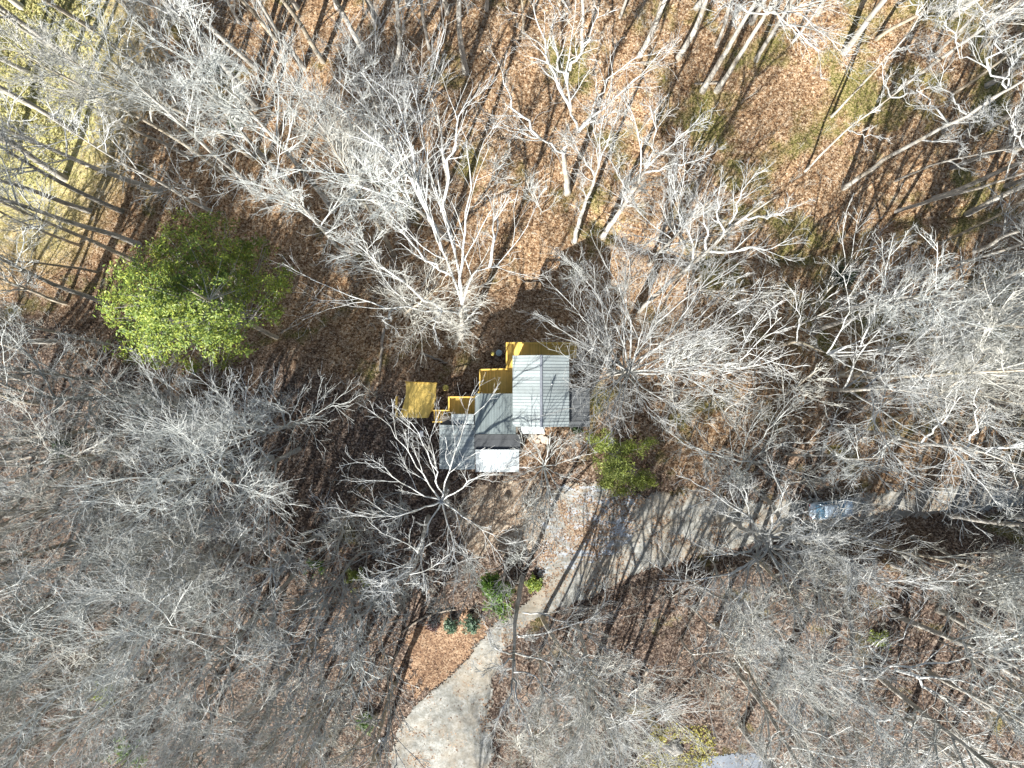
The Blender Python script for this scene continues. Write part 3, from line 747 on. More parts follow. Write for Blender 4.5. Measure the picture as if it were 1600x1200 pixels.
for (bx, by), (ex, ey), kind, v in POLES:
    b = P3(bx, by)
    h = PROTO[kind][v][1]
    s = R_.uniform(.92, 1.08)
    # lean so that the trunk runs towards the second pixel
    dv = np.array([ex - bx, -(ey - by)], float); dv /= np.linalg.norm(dv)
    rad_ = np.array([bx - 800, 600 - by], float); rad_ /= np.linalg.norm(rad_)
    ln = (dv - rad_) * .35; ln = np.clip(ln, -.2, .2)
    place(kind, v, b[0], b[1], s, R_.uniform(0, 6.28) if np.abs(ln).sum() < .12 else 0.0, (-float(ln[1]), float(ln[0])))
    pts_used.append((b[0], b[1]))

# the rest, kept off the clearings
KEEP = [[(600, 540), (950, 530), (950, 750), (670, 760), (600, 680)], DRIVE, PAD, TRACK, [(640, 965), (760, 955), (760, 1060), (650, 1090)], [(1000, 1130), (1200, 1140), (1200, 1260), (1000, 1260)],
        [(740, 380), (860, 370), (850, 560), (740, 560)], [(750, 750), (860, 740), (860, 900), (740, 860)], [(910, 670), (1040, 670), (1040, 790), (910, 790)]]
GAPS = [[(1300, 960), (1450, 950), (1480, 1100), (1330, 1110)], [(780, 40), (1020, 40), (1010, 190), (900, 250), (780, 210)], [(0, 0), (150, 0), (95, 150), (105, 280), (0, 290)], [(600, 560), (930, 530), (950, 750), (680, 760), (600, 690)], [(745, 370), (860, 360), (850, 550), (740, 555)], [(430, 420), (540, 450), (620, 520), (620, 600), (560, 700), (470, 830), (430, 800), (500, 640), (430, 560)],
        [(1140, 190), (1230, 60), (1430, 50), (1520, 130), (1500, 300), (1430, 430), (1330, 400), (1170, 400), (1120, 330)], [(860, 760), (1000, 770), (1080, 790), (1060, 880), (870, 940), (840, 880)], [(640, 960), (790, 960), (780, 1200), (610, 1200), (640, 1090)],
        [(1380, 740), (1580, 730), (1600, 800), (1400, 850)], [(960, 240), (1100, 20), (1180, 60), (1130, 200), (1060, 340), (1000, 370)], [(150, 330), (450, 330), (450, 590), (160, 590)],
        [(380, 90), (480, 0), (560, 0), (470, 130), (420, 250), (330, 300), (330, 220)], [(1000, 1120), (1190, 1130), (1190, 1200), (1000, 1200)],
        [(960, 990), (1060, 980), (1050, 1100), (970, 1110)], [(920, 670), (1040, 670), (1040, 790), (920, 790)], [(590, 30), (800, 0), (800, 120), (600, 130)], [(760, 250), (880, 240), (860, 330), (760, 360)]]
for t_ in TREES: pts_used.append((t_[0].location.x, t_[0].location.y))
for o in COL.objects:
    if o.name.startswith('bare_tree'): pts_used.append((o.location.x, o.location.y))

SUNNY = [(655, 625, 2.4, 4.2), (845, 610, 5.8, 3.6), (775, 720, 4.3, 3.2), (700, 1150, 0, 5), (955, 850, 0, 5), (690, 1010, 0, 4), (250, 510, 16, 6), (330, 440, 18, 5), (1255, 250, -1.5, 7), (1250, 340, -1.8, 6),
         (1050, 110, -1, 5), (1480, 780, 0, 4), (820, 545, 2.7, 2), (975, 735, 3, 3.5), (60, 120, 0, 7), (560, 60, -1, 5), (620, 520, -1, 4)]
SUNNY = [(*flat(a, b_, c), c, d) for a, b_, c, d in SUNNY]
TANE = math.tan(rad(SUN_EL)); SDX, SDY = math.cos(rad(SHADOW_DIR)), math.sin(rad(SHADOW_DIR))
def shades(x, y, z, h, n_=99):
    for q_, (sx, sy, sz, r) in enumerate(SUNNY[:n_]):
        for f in ((.1, .2, .3, .38, .46, .54, .62, .7, .78, .86, .94) if q_ < 3 else (.5, .65, .8, .92)):
            up = z + h * f - sz
            if up <= 0: continue
            k = up / TANE
            if (x + SDX * k - sx) ** 2 + (y + SDY * k - sy) ** 2 < (r * (1 if q_ else .75) + (1.6 if f > .4 else -r + 2.6)) ** 2: return True
    return False

_o = np.array([(0, 0), (38, 0), (-38, 0), (0, 38), (0, -38)], float)
def in_gap(cx, cy):
    X_, Y_ = cx + _o[:, 0], cy + _o[:, 1]
    return any(in_poly(X_, Y_, g).any() for g in GAPS)

def fill(n, kinds, box_, dmin, chk_gap=True, seed=5, scale=(.82, 1.12), nsun=99):
    r = random.Random(seed); got = 0; tries = 0
    while got < n and tries < n * 400:
        tries += 1
        px, py = r.uniform(box_[0], box_[2]), r.uniform(box_[1], box_[3])
        if any(bool(in_poly(px, py, k)) for k in KEEP): continue
        b = P3(px, py)
        if any((b[0] - u) ** 2 + (b[1] - w) ** 2 < dmin * dmin for u, w in pts_used): continue
        kind = r.choices([k for k, _ in kinds], [w for _, w in kinds])[0]
        v = r.randrange(3); h = PROTO[kind][v][1]; s = r.uniform(*scale)
        tilt = (r.gauss(0, .035), r.gauss(0, .035))
        if kind != 'small' and shades(b[0], b[1], b[2], h * s, nsun): continue
        if chk_gap:
            bad = False
            for fz in (.4, .6, .85):
                x = b[0] + math.sin(tilt[1]) * h * s * fz; y = b[1] - math.sin(tilt[0]) * h * s * fz
                cx, cy = to_px(x, y, b[2] + h * s * fz)
                if in_gap(cx, cy): bad = True; break
            if bad: continue
        place(kind, v, b[0], b[1], s, r.uniform(0, 6.28), tilt); pts_used.append((b[0], b[1])); got += 1
    return got
for (px, py, v, sc) in ((738, 512, 1, 1.15), (712, 520, 1, .9), (760, 300, 0, 1.0), (845, 335, 0, .9), (960, 330, 0, 1.1), (560, 350, 0, 1.0), (590, 620, 1, .7), (718, 850, 0, 1.0), (742, 888, 2, .9), (806, 806, 0, .9), (826, 848, 0, .8), (700, 905, 0, .8), (792, 872, 2, .8), (838, 790, 0, .8), (880, 690, 0, .6), (1075, 690, 0, 1.1), (1110, 735, 0, .9)):
    b = P3(px, py); place('small', v, b[0], b[1], sc, R_.uniform(0, 6.28)); pts_used.append((b[0], b[1]))
n1 = fill(40, [('tall', 2), ('pole', 3), ('fine', 2)], (20, 0, 640, 560), 3.4, seed=1)
n2 = fill(68, [('tall', 1), ('oak', 3), ('fine', 6), ('pole', 1)], (20, 560, 640, 1190), 2.9, seed=2)
n3 = fill(20, [('tall', 3), ('oak', 1), ('fine', 1), ('pole', 3)], (640, 0, 1130, 420), 4.0, seed=3)
n4 = fill(38, [('tall', 1), ('oak', 2), ('pole', 3), ('fine', 2)], (1130, 0, 1590, 640), 3.5, seed=4)
n5 = fill(38, [('tall', 1), ('oak', 4), ('fine', 4), ('pole', 1)], (1000, 640, 1590, 1190), 3.6, seed=6)
n6 = fill(20, [('fine', 4), ('oak', 2), ('pole', 1)], (400, 790, 980, 1190), 3.4, seed=7, nsun=3)
n7 = fill(85, [('small', 1)], (10, 10, 1590, 1190), 2.0, seed=8, scale=(.6, 1.15))
n7b = fill(20, [('small', 1)], (500, 770, 760, 1180), 2.6, seed=31, scale=(1.15, 1.7)) + fill(14, [('small', 1)], (810, 940, 1120, 1190), 2.6, seed=32, scale=(1.1, 1.6))
n7c = fill(16, [('small', 1)], (1050, 850, 1590, 1190), 2.6, seed=33, scale=(1.1, 1.7)) + fill(12, [('small', 1)], (980, 400, 1590, 760), 2.6, seed=34, scale=(1.1, 1.6))
# trees just outside the picture whose shadows reach into it
n8 = fill(12, [('tall', 2), ('oak', 1), ('pole', 2)], (-250, 1215, 1500, 1560), 6.5, False, seed=9)
n9 = fill(6, [('tall', 2), ('oak', 1), ('pole', 2)], (-260, 300, -10, 1200), 6.5, False, seed=10)
print('filled', n1, n2, n3, n4, n5, n6, n7, n8, n9)

# ------------------------------------------------------------------ evergreens
def evergreen(seed, basepx, crownpx, crz, lobes, tufts, leaf, size, per, spread, trunk_r, label, cat, name, bark_='trunk_tan', branch='twig_white', inner=.45):
    """lobes: (px, py, z, rx, ry, rz metres) ellipsoids in which tufts of leaves sit on twig ends"""
    rng = np.random.default_rng(seed)
    base = P3(*basepx); o = empty(name, base)
    top = P3(*crownpx, crz)
    tp, tl = catmull([base - np.array([0, 0, .3]), base + (top - base) * .4 + rng.normal(size=3) * .1, top], 8, rng, .03)
    V, F = tubes(np.array([tp - base]), np.array([trunk_r * np.linspace(1.1, .3, 8)]), 8)
    put(bpy.data.objects.new('trunk', mesh_np('trunk', V, [F], M[bark_])), o)
    C = []; BP = []; BR = []
    wsum = sum(l[3] * l[4] for l in lobes)
    for (px, py, z, rx, ry, rz) in lobes:
        n = int(tufts * rx * ry / wsum); c = P3(px, py, z)
        d = nrm(rng.normal(size=(n, 3))); rr = (inner + (1 - inner) * rng.random(n) ** .6)[:, None]
        rag = 1 + .38 * np.sin(5 * np.arctan2(d[:, 1], d[:, 0]) + px * .3)[:, None] + .15 * np.sin(9 * np.arctan2(d[:, 1], d[:, 0]) + py * .2)[:, None]
        q = c + d * rr * rag * np.array([rx, ry, rz * (1.35 if trunk_r > .2 else 1.0)])
        C.append(q)
        m = max(3, n // 12)
        for j in rng.choice(n, m, replace=False):
            a = tp[int(rng.integers(3, 7))]
            mid = (a + q[j]) / 2 + np.array([0, 0, -.08 * np.linalg.norm(q[j] - a)]) + rng.normal(size=3) * .1
            p, _ = catmull([a, mid, q[j]], 5, rng, .03); BP.append(p - base); BR.append(max(trunk_r * .2, .02) * np.linspace(1, .3, 5))
    C = np.concatenate(C)
    V, F = tubes(np.array(BP), np.array(BR), 4)
    put(bpy.data.objects.new('branches', mesh_np('branches', V, [F], M['twig_tan'])), o)
    # drop tufts in noisy holes so that branches and ground show through
    hole = np.sin(C[:, 0] * 1.9 + seed) * np.sin(C[:, 1] * 2.3 + 1) * np.sin(C[:, 2] * 2.1)
    C = C[hole < .24]
    lf = leaf_mesh(rng, C - base, size, leaf, per, spread, name='foliage', asp=.36, out=1.25 if trunk_r > .05 else 0.0)
    put(bpy.data.objects.new('foliage', lf), o)
    return tag(o, label, cat)

evergreen(41, (432, 528), (300, 455), 22.0, [
    (224, 470, 20, 2.4, 2.2, 2.4), (270, 500, 20, 3.2, 2.2, 2.6), (235, 525, 18, 2.2, 1.6, 2.0), (320, 490, 18, 2.7, 2.0, 2.4), (290, 405, 16, 3.1, 2.3, 2.0), (360, 415, 14, 2.7, 2.3, 2.0),
    (345, 535, 16, 2.2, 1.5, 1.8), (395, 455, 14, 2.2, 1.9, 1.8), (215, 425, 18, 1.6, 1.2, 1.3), (305, 358, 15, 2.0, 1.2, 1.3), (432, 445, 13, 1.2, 1.1, 1.1), (300, 568, 14, 1.1, .7, .8), (385, 395, 12, 1.5, 1.3, 1.2), (355, 562, 12, .8, .6, .6),
    (196, 462, 18, .9, .7, .8), (194, 505, 17, .8, .6, .7), (448, 426, 12, .8, .6, .6), (424, 490, 13, 1.0, .8, .8), (250, 566, 16, .9, .6, .7), (190, 545, 16, .8, .6, .6), (252, 388, 15, 1.0, .8, .8), (352, 345, 13, 1.0, .7, .7), (408, 385, 12, .9, .7, .6), (275, 455, 17, 2.6, 2.2, 1.6)],
    1480, 'leaf_yellow', .13, 26, .22, .24, 'large leafy yellow green evergreen tree among the bare trees on the left', 'tree', 'evergreen_tree')
evergreen(42, (952, 702), (958, 712), 6.0, [
    (945, 695, 4.5, 1.2, 1.3, 1.3), (960, 730, 4.5, 1.8, 1.5, 1.6), (995, 750, 3.2, 1.7, 1.0, 1.1), (985, 700, 4.0, 1.7, .8, .9), (950, 755, 2.6, 1.3, .9, 1.0), (1015, 690, 3.2, .8, .35, .5), (925, 685, 3.6, .6, .6, .8), (1015, 752, 2.4, .7, .6, .7), (970, 768, 1.6, .9, .4, .6)],
    900, 'leaf_olive', .11, 16, .19, .09, 'feathery olive green evergreen at the corner of the parking pad', 'tree', 'evergreen_tree', inner=.2)
evergreen(43, (776, 926), (775, 936), 4.2, [(775, 925, 3.0, 1.3, 1.4, 1.2), (765, 910, 2.6, 1.0, .9, 1.0), (780, 952, 2.4, 1.1, 1.0, 1.0), (790, 930, 2.2, .8, .9, .8)],
    800, 'leaf_green', .14, 9, .14, .06, 'bright green bushy evergreen where the track meets the driveway', 'shrub', 'evergreen_shrub', inner=.2)
SHRUBS = [((834, 912), .75, .7, 'leaf_yellow', 'small yellow green shrub at the left end of the parking pad'),
          ((733, 976), .85, .9, 'leaf_blue', 'grey green shrub in the leaf bed, right one of two'),
          ((704, 978), .7, .8, 'leaf_blue', 'grey green shrub in the leaf bed, left one of two'),
          ((676, 976), .55, .6, 'leaf_red', 'dark red shrub at the left end of the leaf bed'),
          ((200, 1178), 1.7, 1.7, 'leaf_green', 'bright green shrub near the bottom left corner'),
          ((492, 888), .8, .8, 'leaf_green', 'small green shrub beside the dark trunk of the lower left woods'),
          ((555, 905), 1.0, .5, 'leaf_olive', 'low olive shrub left of the leaf bed'),
          ((570, 1128), .9, .7, 'leaf_green', 'low green shrub left of the gravel track'),
          ((1318, 432), 1.1, 1.0, 'leaf_dark', 'dark green shrub just below the creek bend'),
          ((1374, 1000), .9, .8, 'leaf_olive', 'olive shrub beneath the crooked white oak'),
          ((160, 1085), 1.2, .6, 'leaf_olive', 'low green shrub in the lower left woods'),
          ((94, 700), 1.0, .8, 'leaf_dark', 'dark green shrub at the left edge of the woods'),
          ((900, 668), .5, .5, 'leaf_dark', 'dark green shrub against the front wall of the house'),
          ((332, 105), .9, .6, 'leaf_dark', 'dark green shrub among the long shadows at top left'),
          ((365, 192), .5, .4, 'leaf_green', 'tiny green shrub between trunk shadows at upper left')]
for k, (p, r, h, lf, lb) in enumerate(SHRUBS):
    b = P3(*p)
    evergreen(60 + k, p, p, b[2] + h, [(p[0], p[1], b[2] + h * .6, r, r * .9, h * .6), (p[0] + r * 5, p[1] + r * 4, b[2] + h * .45, r * .6, r * .6, h * .4)],
              int(220 * r + 60), lf, .12, 8, .12, .03, lb, 'shrub', 'shrub', inner=.1)

# ------------------------------------------------------------------ house
house = tag(empty('house', (0, 0, 0)), 'low rambling house with grey metal roofs and a white lower roof', 'house')

def roof(px0, py0, px1, py1, z00, z10, z11, z01, mat, ribs, pitch, name='roof', parent=house, zref=None, rib_h=.03):
    """slab whose corners (W-N, E-N, E-S, W-S order) lie at given heights, with raised ribs; ribs 'x' run east west"""
    zr = zref if zref is not None else (z00 + z10 + z11 + z01) / 4
    a, b = flat(px0, py0, zr), flat(px1, py1, zr)
    x0, x1, yN, yS = a[0], b[0], a[1], b[1]
    c = [(x0, yN, z00), (x1, yN, z10), (x1, yS, z11), (x0, yS, z01)]
    m = MB(); th = .09
    m.hexa([(p[0], p[1], p[2] - th) for p in reversed(c)], [p for p in reversed(c)])
    C = [np.array(p) for p in c]
    if ribs == 'x':
        L = yN - yS; n = int(L / pitch)
        for i in range(n + 1):
            t = min(.995, max(.005, i * pitch / L))
            p, q = C[0] + (C[3] - C[0]) * t, C[1] + (C[2] - C[1]) * t
            m.bar(p + (0, 0, rib_h * .3), q + (0, 0, rib_h * .3), .035, rib_h)
    elif ribs == 'y':
        L = x1 - x0; n = int(L / pitch)
        for i in range(n + 1):
            t = min(.995, max(.005, i * pitch / L))
            p, q = C[0] + (C[1] - C[0]) * t, C[3] + (C[2] - C[3]) * t
            m.bar(p + (0, 0, rib_h * .3), q + (0, 0, rib_h * .3), .035, rib_h)
    return m.build(name, mat, parent), c

def wallbox(x0, x1, y0, y1, z0, z1):
    m = MB(); m.box(x0, x1, y0, y1, z0, z1); return m.build('wall', M['siding'], house)

# main gable, ridge north south
rA1, cA1 = roof(801, 555, 845, 667, 5.3, 6.4, 6.4, 5.3, M['roof_ew'], 'x', .30, zref=5.8)
rA2, cA2 = roof(845, 555, 890, 667, 6.4, 5.3, 5.3, 6.4, M['roof_ew'], 'x', .30, zref=5.8)
m = MB(); m.bar((cA1[1][0], cA1[1][1], 6.42), (cA1[1][0], cA1[2][1], 6.42), .22, .05); m.build('ridge_cap', M['vent'], rA1)
m = MB()
xa, xb, yn, ys = cA1[0][0] + .35, cA2[1][0] - .35, cA1[0][1] - .4, cA1[2][1] + .35
m.box(xa, xb, ys, yn, -3.8, 5.22)
xm = cA1[1][0]
for yy in (ys, yn):
    pass
m.hexa([(xa, ys, 5.22), (xb, ys, 5.22), (xb, yn, 5.22), (xa, yn, 5.22)], [(xm - .1, ys, 6.2), (xm + .1, ys, 6.2), (xm + .1, yn, 6.2), (xm - .1, yn, 6.2)])
m.build('wall', M['siding'], house)
# east porch roof
rP, cP = roof(888.5, 606, 922, 667, 4.9, 4.3, 4.3, 4.9, M['roof_porch'], 'x', .4, zref=4.6)
wallbox(cP[0][0] - .2, cP[1][0] - .5, cP[2][1] + .3, cP[1][1] - .3, -1.2, 4.05)
# middle section with ribs north south
rB, cB = roof(742, 615, 806, 678, 4.55, 4.55, 5.15, 5.15, M['roof_ns'], 'y', .26, zref=4.9)
wallbox(cB[0][0] + .25, cB[1][0] + .2, cB[2][1] + .1, cB[0][1] - .25, -1.2, 4.4)
# lower front: strip coloured darker than the other roofs, and white metal roof
rC, cC = roof(741, 679, 813, 702, 4.3, 4.3, 4.45, 4.45, M['roof_dark'], None, .5, zref=4.4)
rD, cD = roof(743, 702, 811, 738, 4.62, 4.62, 4.0, 4.0, M['roof_white'], 'y', .30, zref=4.3)
wallbox(cD[0][0] + .25, cD[1][0] - .25, cD[2][1] + .3, cC[0][1] - .05, -.4, 3.8)
# west wing, ridge north south
rE1, cE1 = roof(686, 664, 716, 733, 3.9, 4.6, 4.6, 3.9, M['roof_ew'], 'x', .34, zref=4.2)
rE2, cE2 = roof(716, 664, 742, 733, 4.6, 4.3, 4.3, 4.6, M['roof_ew'], 'x', .34, zref=4.2)
rE3, cE3 = roof(705, 647, 741, 663, 4.1, 4.45, 4.45, 4.1, M['roof_ew'], 'x', .34, zref=4.2)
wallbox(cE1[0][0] + .25, cE2[1][0] - .2, cE1[2][1] + .3, cE3[0][1] - .2, -.6, 3.8)
# white entry awning
rF, cF = roof(814, 664, 851, 678, 4.3, 4.3, 3.9, 3.9, M['roof_white'], 'y', .3, zref=4.1, name='awning')
for xx in (cF[3][0] + .1, cF[2][0] - .1):
    m = MB(); m.box(xx - .05, xx + .05, cF[3][1] + .05, cF[3][1] + .15, 0, 3.8); m.build('awning_post', M['timber'], rF)
m = MB(); m.box(3.0, 3.9, ys - .06, ys - .003, .35, 2.4); d = m.build('door', M['door'], house)
m = MB(); m.box(3.75, 3.81, ys - .1, ys - .063, 1.3, 1.36); m.build('handle', M['chrome'], d)
for (x, w) in ((1.4, 1.0), (4.6, .8)):
    m = MB(); m.box(x, x + w, ys - .05, ys - .003, 1.4, 2.5); w_ = m.build('window', M['glass'], house)
    f = MB(); f.box(x - .08, x, ys - .07, ys - .004, 1.32, 2.58); f.box(x + w, x + w + .08, ys - .07, ys - .004, 1.32, 2.58); f.box(x, x + w, ys - .07, ys - .004, 1.32, 1.4); f.box(x, x + w, ys - .07, ys - .004, 2.5, 2.58)
    f.build('frame', M['door'], w_)
for (px, py, z) in ((770, 632, 4.72), (862, 600, 6.0)):
    q = P3(px, py, z); m = MB(); m.tube([q + (0, 0, -.2), q + (0, 0, .45)], .07, 10); m.build('vent_pipe', M['vent'], house, True)
# stones and steps at the entry
for k, (px, py, r, h) in enumerate([(832, 681, .55, .30), (845, 683, .38, .16), (852, 688, .55, .14), (840, 689, .30, .22), (848, 677, .3, .12)]):
    b = P3(px, py); rr = random.Random(k); m = MB()
    poly = [(b[0] + r * rr.uniform(.75, 1.1) * math.cos(a * .785), b[1] + r * .8 * rr.uniform(.75, 1.1) * math.sin(a * .785)) for a in range(8)]
    m.prism(poly, b[2] - .05, b[2] + h)
    tag(m.build('stepping_stone', M['step']), ['pale tan entry stone directly below the white awning', 'small tan stone right of the largest entry stone', 'wide flat tan stone farthest right at the entry',
        'small raised tan stone farthest from the awning', 'smallest tan stone at the awning corner'][k], 'stone', 'entry stones')

# ------------------------------------------------------------------ deck
ZD = 2.7
deck = tag(empty('deck', (0, 0, 0)), 'yellow stained wooden deck stepping along the north side of the house', 'deck')
def dp(px, py, z=ZD): x, y = flat(px, py, z); return (x, y)
def rect(px0, py0, px1, py1, z=ZD): a, b = dp(px0, py0, z), dp(px1, py1, z); return [(a[0], b[1]), (b[0], b[1]), (b[0], a[1]), (a[0], a[1])]
for r in (rect(791, 536, 899, 560), rect(791, 560.3, 806, 580), rect(750, 577.5, 790.7, 619), rect(790.9, 580.3, 806, 619)):
    m = MB(); m.prism(r, ZD - .14, ZD); m.build('deck_floor', M['deck'], deck)
m = MB(); m.prism([dp(741, 619.5), dp(749.7, 611), dp(749.7, 650), dp(702, 650), dp(702, 619.5)], ZD - .14, ZD); m.build('deck_floor', M['deck'], deck)
def railing(pts, parent, z, h=1.0, mat=M['rail'], name='railing'):
    m = MB()
    for (a, b) in zip(pts[:-1], pts[1:]):
        a = np.array(a); b = np.array(b); L = np.linalg.norm(b - a)
        m.bar((*a, z + h), (*b, z + h), .15, .05); m.bar((*a, z + .12), (*b, z + .12), .05, .08); m.bar((*a, z + h - .12), (*b, z + h - .12), .045, .09)
        n = max(1, int(L / .16))
        for i in range(1, n):
            p = a + (b - a) * i / n; m.bar((*p, z + .13), (*p, z + h - .1), .04, .04)
    r_ = m.build(name, mat, parent)
    for p in pts:
        q = MB(); q.box(p[0] - .055, p[0] + .055, p[1] - .055, p[1] + .055, z + .005, z + h + .08); q.build('rail_post', mat, r_)
    return r_
railing([dp(898.4, 560), dp(898.4, 536.8), dp(860, 536.8), dp(791.8, 536.8), dp(791.8, 577), dp(750.8, 578.2), dp(750.8, 611), dp(741, 620.3), dp(702.8, 620.3), dp(702.8, 640)], deck, ZD)
for (px, py) in ((792, 537), (830, 537), (870, 537), (897, 537), (792, 577), (751, 579), (751, 611), (703, 621), (703, 648), (725, 621)):
    x, y = dp(px, py); m = MB(); g = float(H(x, y)); m.box(x - .07 + .09, x + .07 + .09, y - .2, y - .06, g - .3, ZD - .145); m.build('support_post', M['rail'], deck)

# freestanding platform, raised about two metres, in full sun
ZP = 2.3
plat = tag(empty('platform', (0, 0, 0)), 'sunlit yellow wooden platform on posts left of the house', 'platform')
outl = [(634, 597), (682, 599), (681, 615), (680, 632), (676, 640), (668, 653), (645, 653), (623, 652), (628, 640), (633, 622), (634.5, 610)]
m = MB(); m.prism([dp(*p, ZP) for p in outl], ZP - .14, ZP); m.build('platform_floor', M['deck'], plat)
m = MB(); m.prism([dp(*p, ZP) for p in [(633, 596), (683, 598), (683, 599.6), (633, 597.6)]], ZP - .22, ZP + .05); m.build('rim_beam', M['rail'], plat)
railing([dp(621.5, 620, ZP), dp(621.5, 651, ZP)], plat, ZP, .9)
for (px, py) in ((637, 600), (678, 602), (628, 648), (666, 648)):
    x, y = dp(px, py, ZP); g = float(H(x, y)); m = MB(); m.box(x - .07, x + .07, y - .07, y + .07, g - .3, ZP - .145); m.build('support_post', M['rail'], plat)
m = MB(); m.bar((*dp(682, 620, ZP), ZP - .08), (*dp(669, 652, ZP), ZP - .08), .04, .3); m.build('skirt_board', M['rail'], plat)
# stair between platform and deck
st = tag(empty('stair', (0, 0, 0)), 'short yellow wooden stair linking the sunlit platform to the deck', 'stair')
for i in range(9):
    t = i / 8; px = 678 + 24 * t; z = ZP - .05 + (ZD - ZP) * t
    m = MB(); a, b = dp(px, 642, z), dp(px + 1.8, 657, z); m.box(a[0], b[0], b[1], a[1], z - .05, z); m.build('tread', M['rail'], st)
for py in (641, 658.5):
    m = MB(); m.bar((*dp(677, py, ZP), ZP - .12), (*dp(704, py, ZD), ZD - .12), .06, .26)
    m.build('stringer', M['rail'], st)
    m = MB(); m.bar((*dp(677, py, ZP), ZP + .82), (*dp(704, py, ZD), ZD + .82), .12, .05)
    for i in range(5):
        t = i / 4; q = dp(677 + 27 * t, py, ZP + (ZD - ZP) * t); z = ZP + (ZD - ZP) * t; m.bar((*q, z), (*q, z + .8), .05, .05)
    m.build('handrail', M['rail'], st)

# ------------------------------------------------------------------ car
def lathe(pts, k=24):
    V, F = [], []
    for r, y in pts:
        for i in range(k):
            a = 2 * math.pi * i / k; V.append((r * math.cos(a), y, r * math.sin(a)))
    for j in range(len(pts) - 1):
        for i in range(k):
            F.append((j * k + i, j * k + (i + 1) % k, (j + 1) * k + (i + 1) % k, (j + 1) * k + i))
    F.append(tuple(range(k))); F.append(tuple((len(pts) - 1) * k + i for i in reversed(range(k))))
    m = MB(); m.v = V; m.f = F; return m
cb = P3(1294, 794)
car = tag(empty('parked_car', (cb[0], cb[1], cb[2] + .05), rad(5)), 'pale blue car parked on the driveway beneath the bare branches', 'car')
# body: stations along x, each a cross section
stn = [(-2.25, .62, .42, .78), (-2.15, .80, .30, .92), (-1.6, .88, .26, 1.0), (-.9, .90, .25, 1.02), (0, .91, .25, 1.0), (.9, .90, .25, .98), (1.5, .88, .26, .93), (2.05, .80, .30, .84), (2.25, .60, .42, .70)]
V, F = [], []
for (x, w, z0, z1) in stn:
    V += [(x, -w * .9, z0), (x, -w, (z0 + z1) * .5), (x, -w * .96, z1 - .08), (x, -w * .86, z1), (x, 0, z1 + .03), (x, w * .86, z1), (x, w * .96, z1 - .08), (x, w, (z0 + z1) * .5), (x, w * .9, z0)]
for j in range(len(stn) - 1):
    for i in range(9):
        F.append((j * 9 + i, j * 9 + (i + 1) % 9, j * 9 + 9 + (i + 1) % 9, j * 9 + 9 + i))
F.append(tuple(reversed(range(9)))); F.append(tuple(len(V) - 9 + i for i in range(9)))
m = MB(); m.v, m.f = V, F
# roof panel and pillars
def cab(x, w, z): return [(x, -w, z), (x, w, z)]
m.hexa([(-1.05, -.62, 1.42), (.35, -.62, 1.42), (.35, .62, 1.42), (-1.05, .62, 1.42)], [(-1.0, -.56, 1.49), (.3, -.56, 1.49), (.3, .56, 1.49), (-1.0, .56, 1.49)])
for s in (-1, 1):
    for (xa_, xb_) in ((-1.72, -1.03), (1.15, .33), (-.35, -.35)):
        m.bar((xa_, s * .80, 1.0), (xb_, s * .63, 1.43), .07, .06)
body = m.build('body', M['paint'], car, True)
def pane(a, b, c, d, nm):
    m = MB(); m.quad(a, b, c, d); n = np.cross(np.array(b) - a, np.array(d) - a); n = n / np.linalg.norm(n) * .02
    m.hexa([np.array(q) - n for q in (a, b, c, d)], [np.array(q) for q in (a, b, c, d)]); m.f = m.f[1:]; return m.build(nm, M['glass'], car)
pane((1.2, -.72, 1.0), (1.2, .72, 1.0), (.37, .58, 1.43), (.37, -.58, 1.43), 'windscreen')
pane((-1.75, .72, 1.0), (-1.75, -.72, 1.0), (-1.07, -.58, 1.43), (-1.07, .58, 1.43), 'rear_window')
for s in (-1, 1):
    pane((-1.65, s * .80, 1.01), (1.08, s * .80, 1.01), (.34, s * .64, 1.41), (-1.03, s * .64, 1.41), 'side_window')
    for x in (-1.38, 1.36):
        w = lathe([(.0, -.10), (.24, -.10), (.32, -.08), (.335, 0), (.32, .08), (.24, .10), (0, .10)]).build('wheel', M['tyre'], car, True); w.location = (x, s * .82, .335)
        rm = lathe([(.0, -.112), (.2, -.112), (.22, -.09), (.22, .09), (.2, .112), (0, .112)]).build('rim', M['chrome'], w, True)
    m = MB(); m.box(2.02, 2.2, s * .62 - .14, s * .62 + .14, .62, .76); m.build('headlight', M['lamp'], car)
    m = MB(); m.box(-2.24, -2.1, s * .62 - .14, s * .62 + .14, .68, .84); m.build('tail_light', M['red'], car)
    m = MB(); m.box(.72, .88, s * .92 - .1, s * .92 + .1, 1.0, 1.13); m.build('wing_mirror', M['paint'], car)

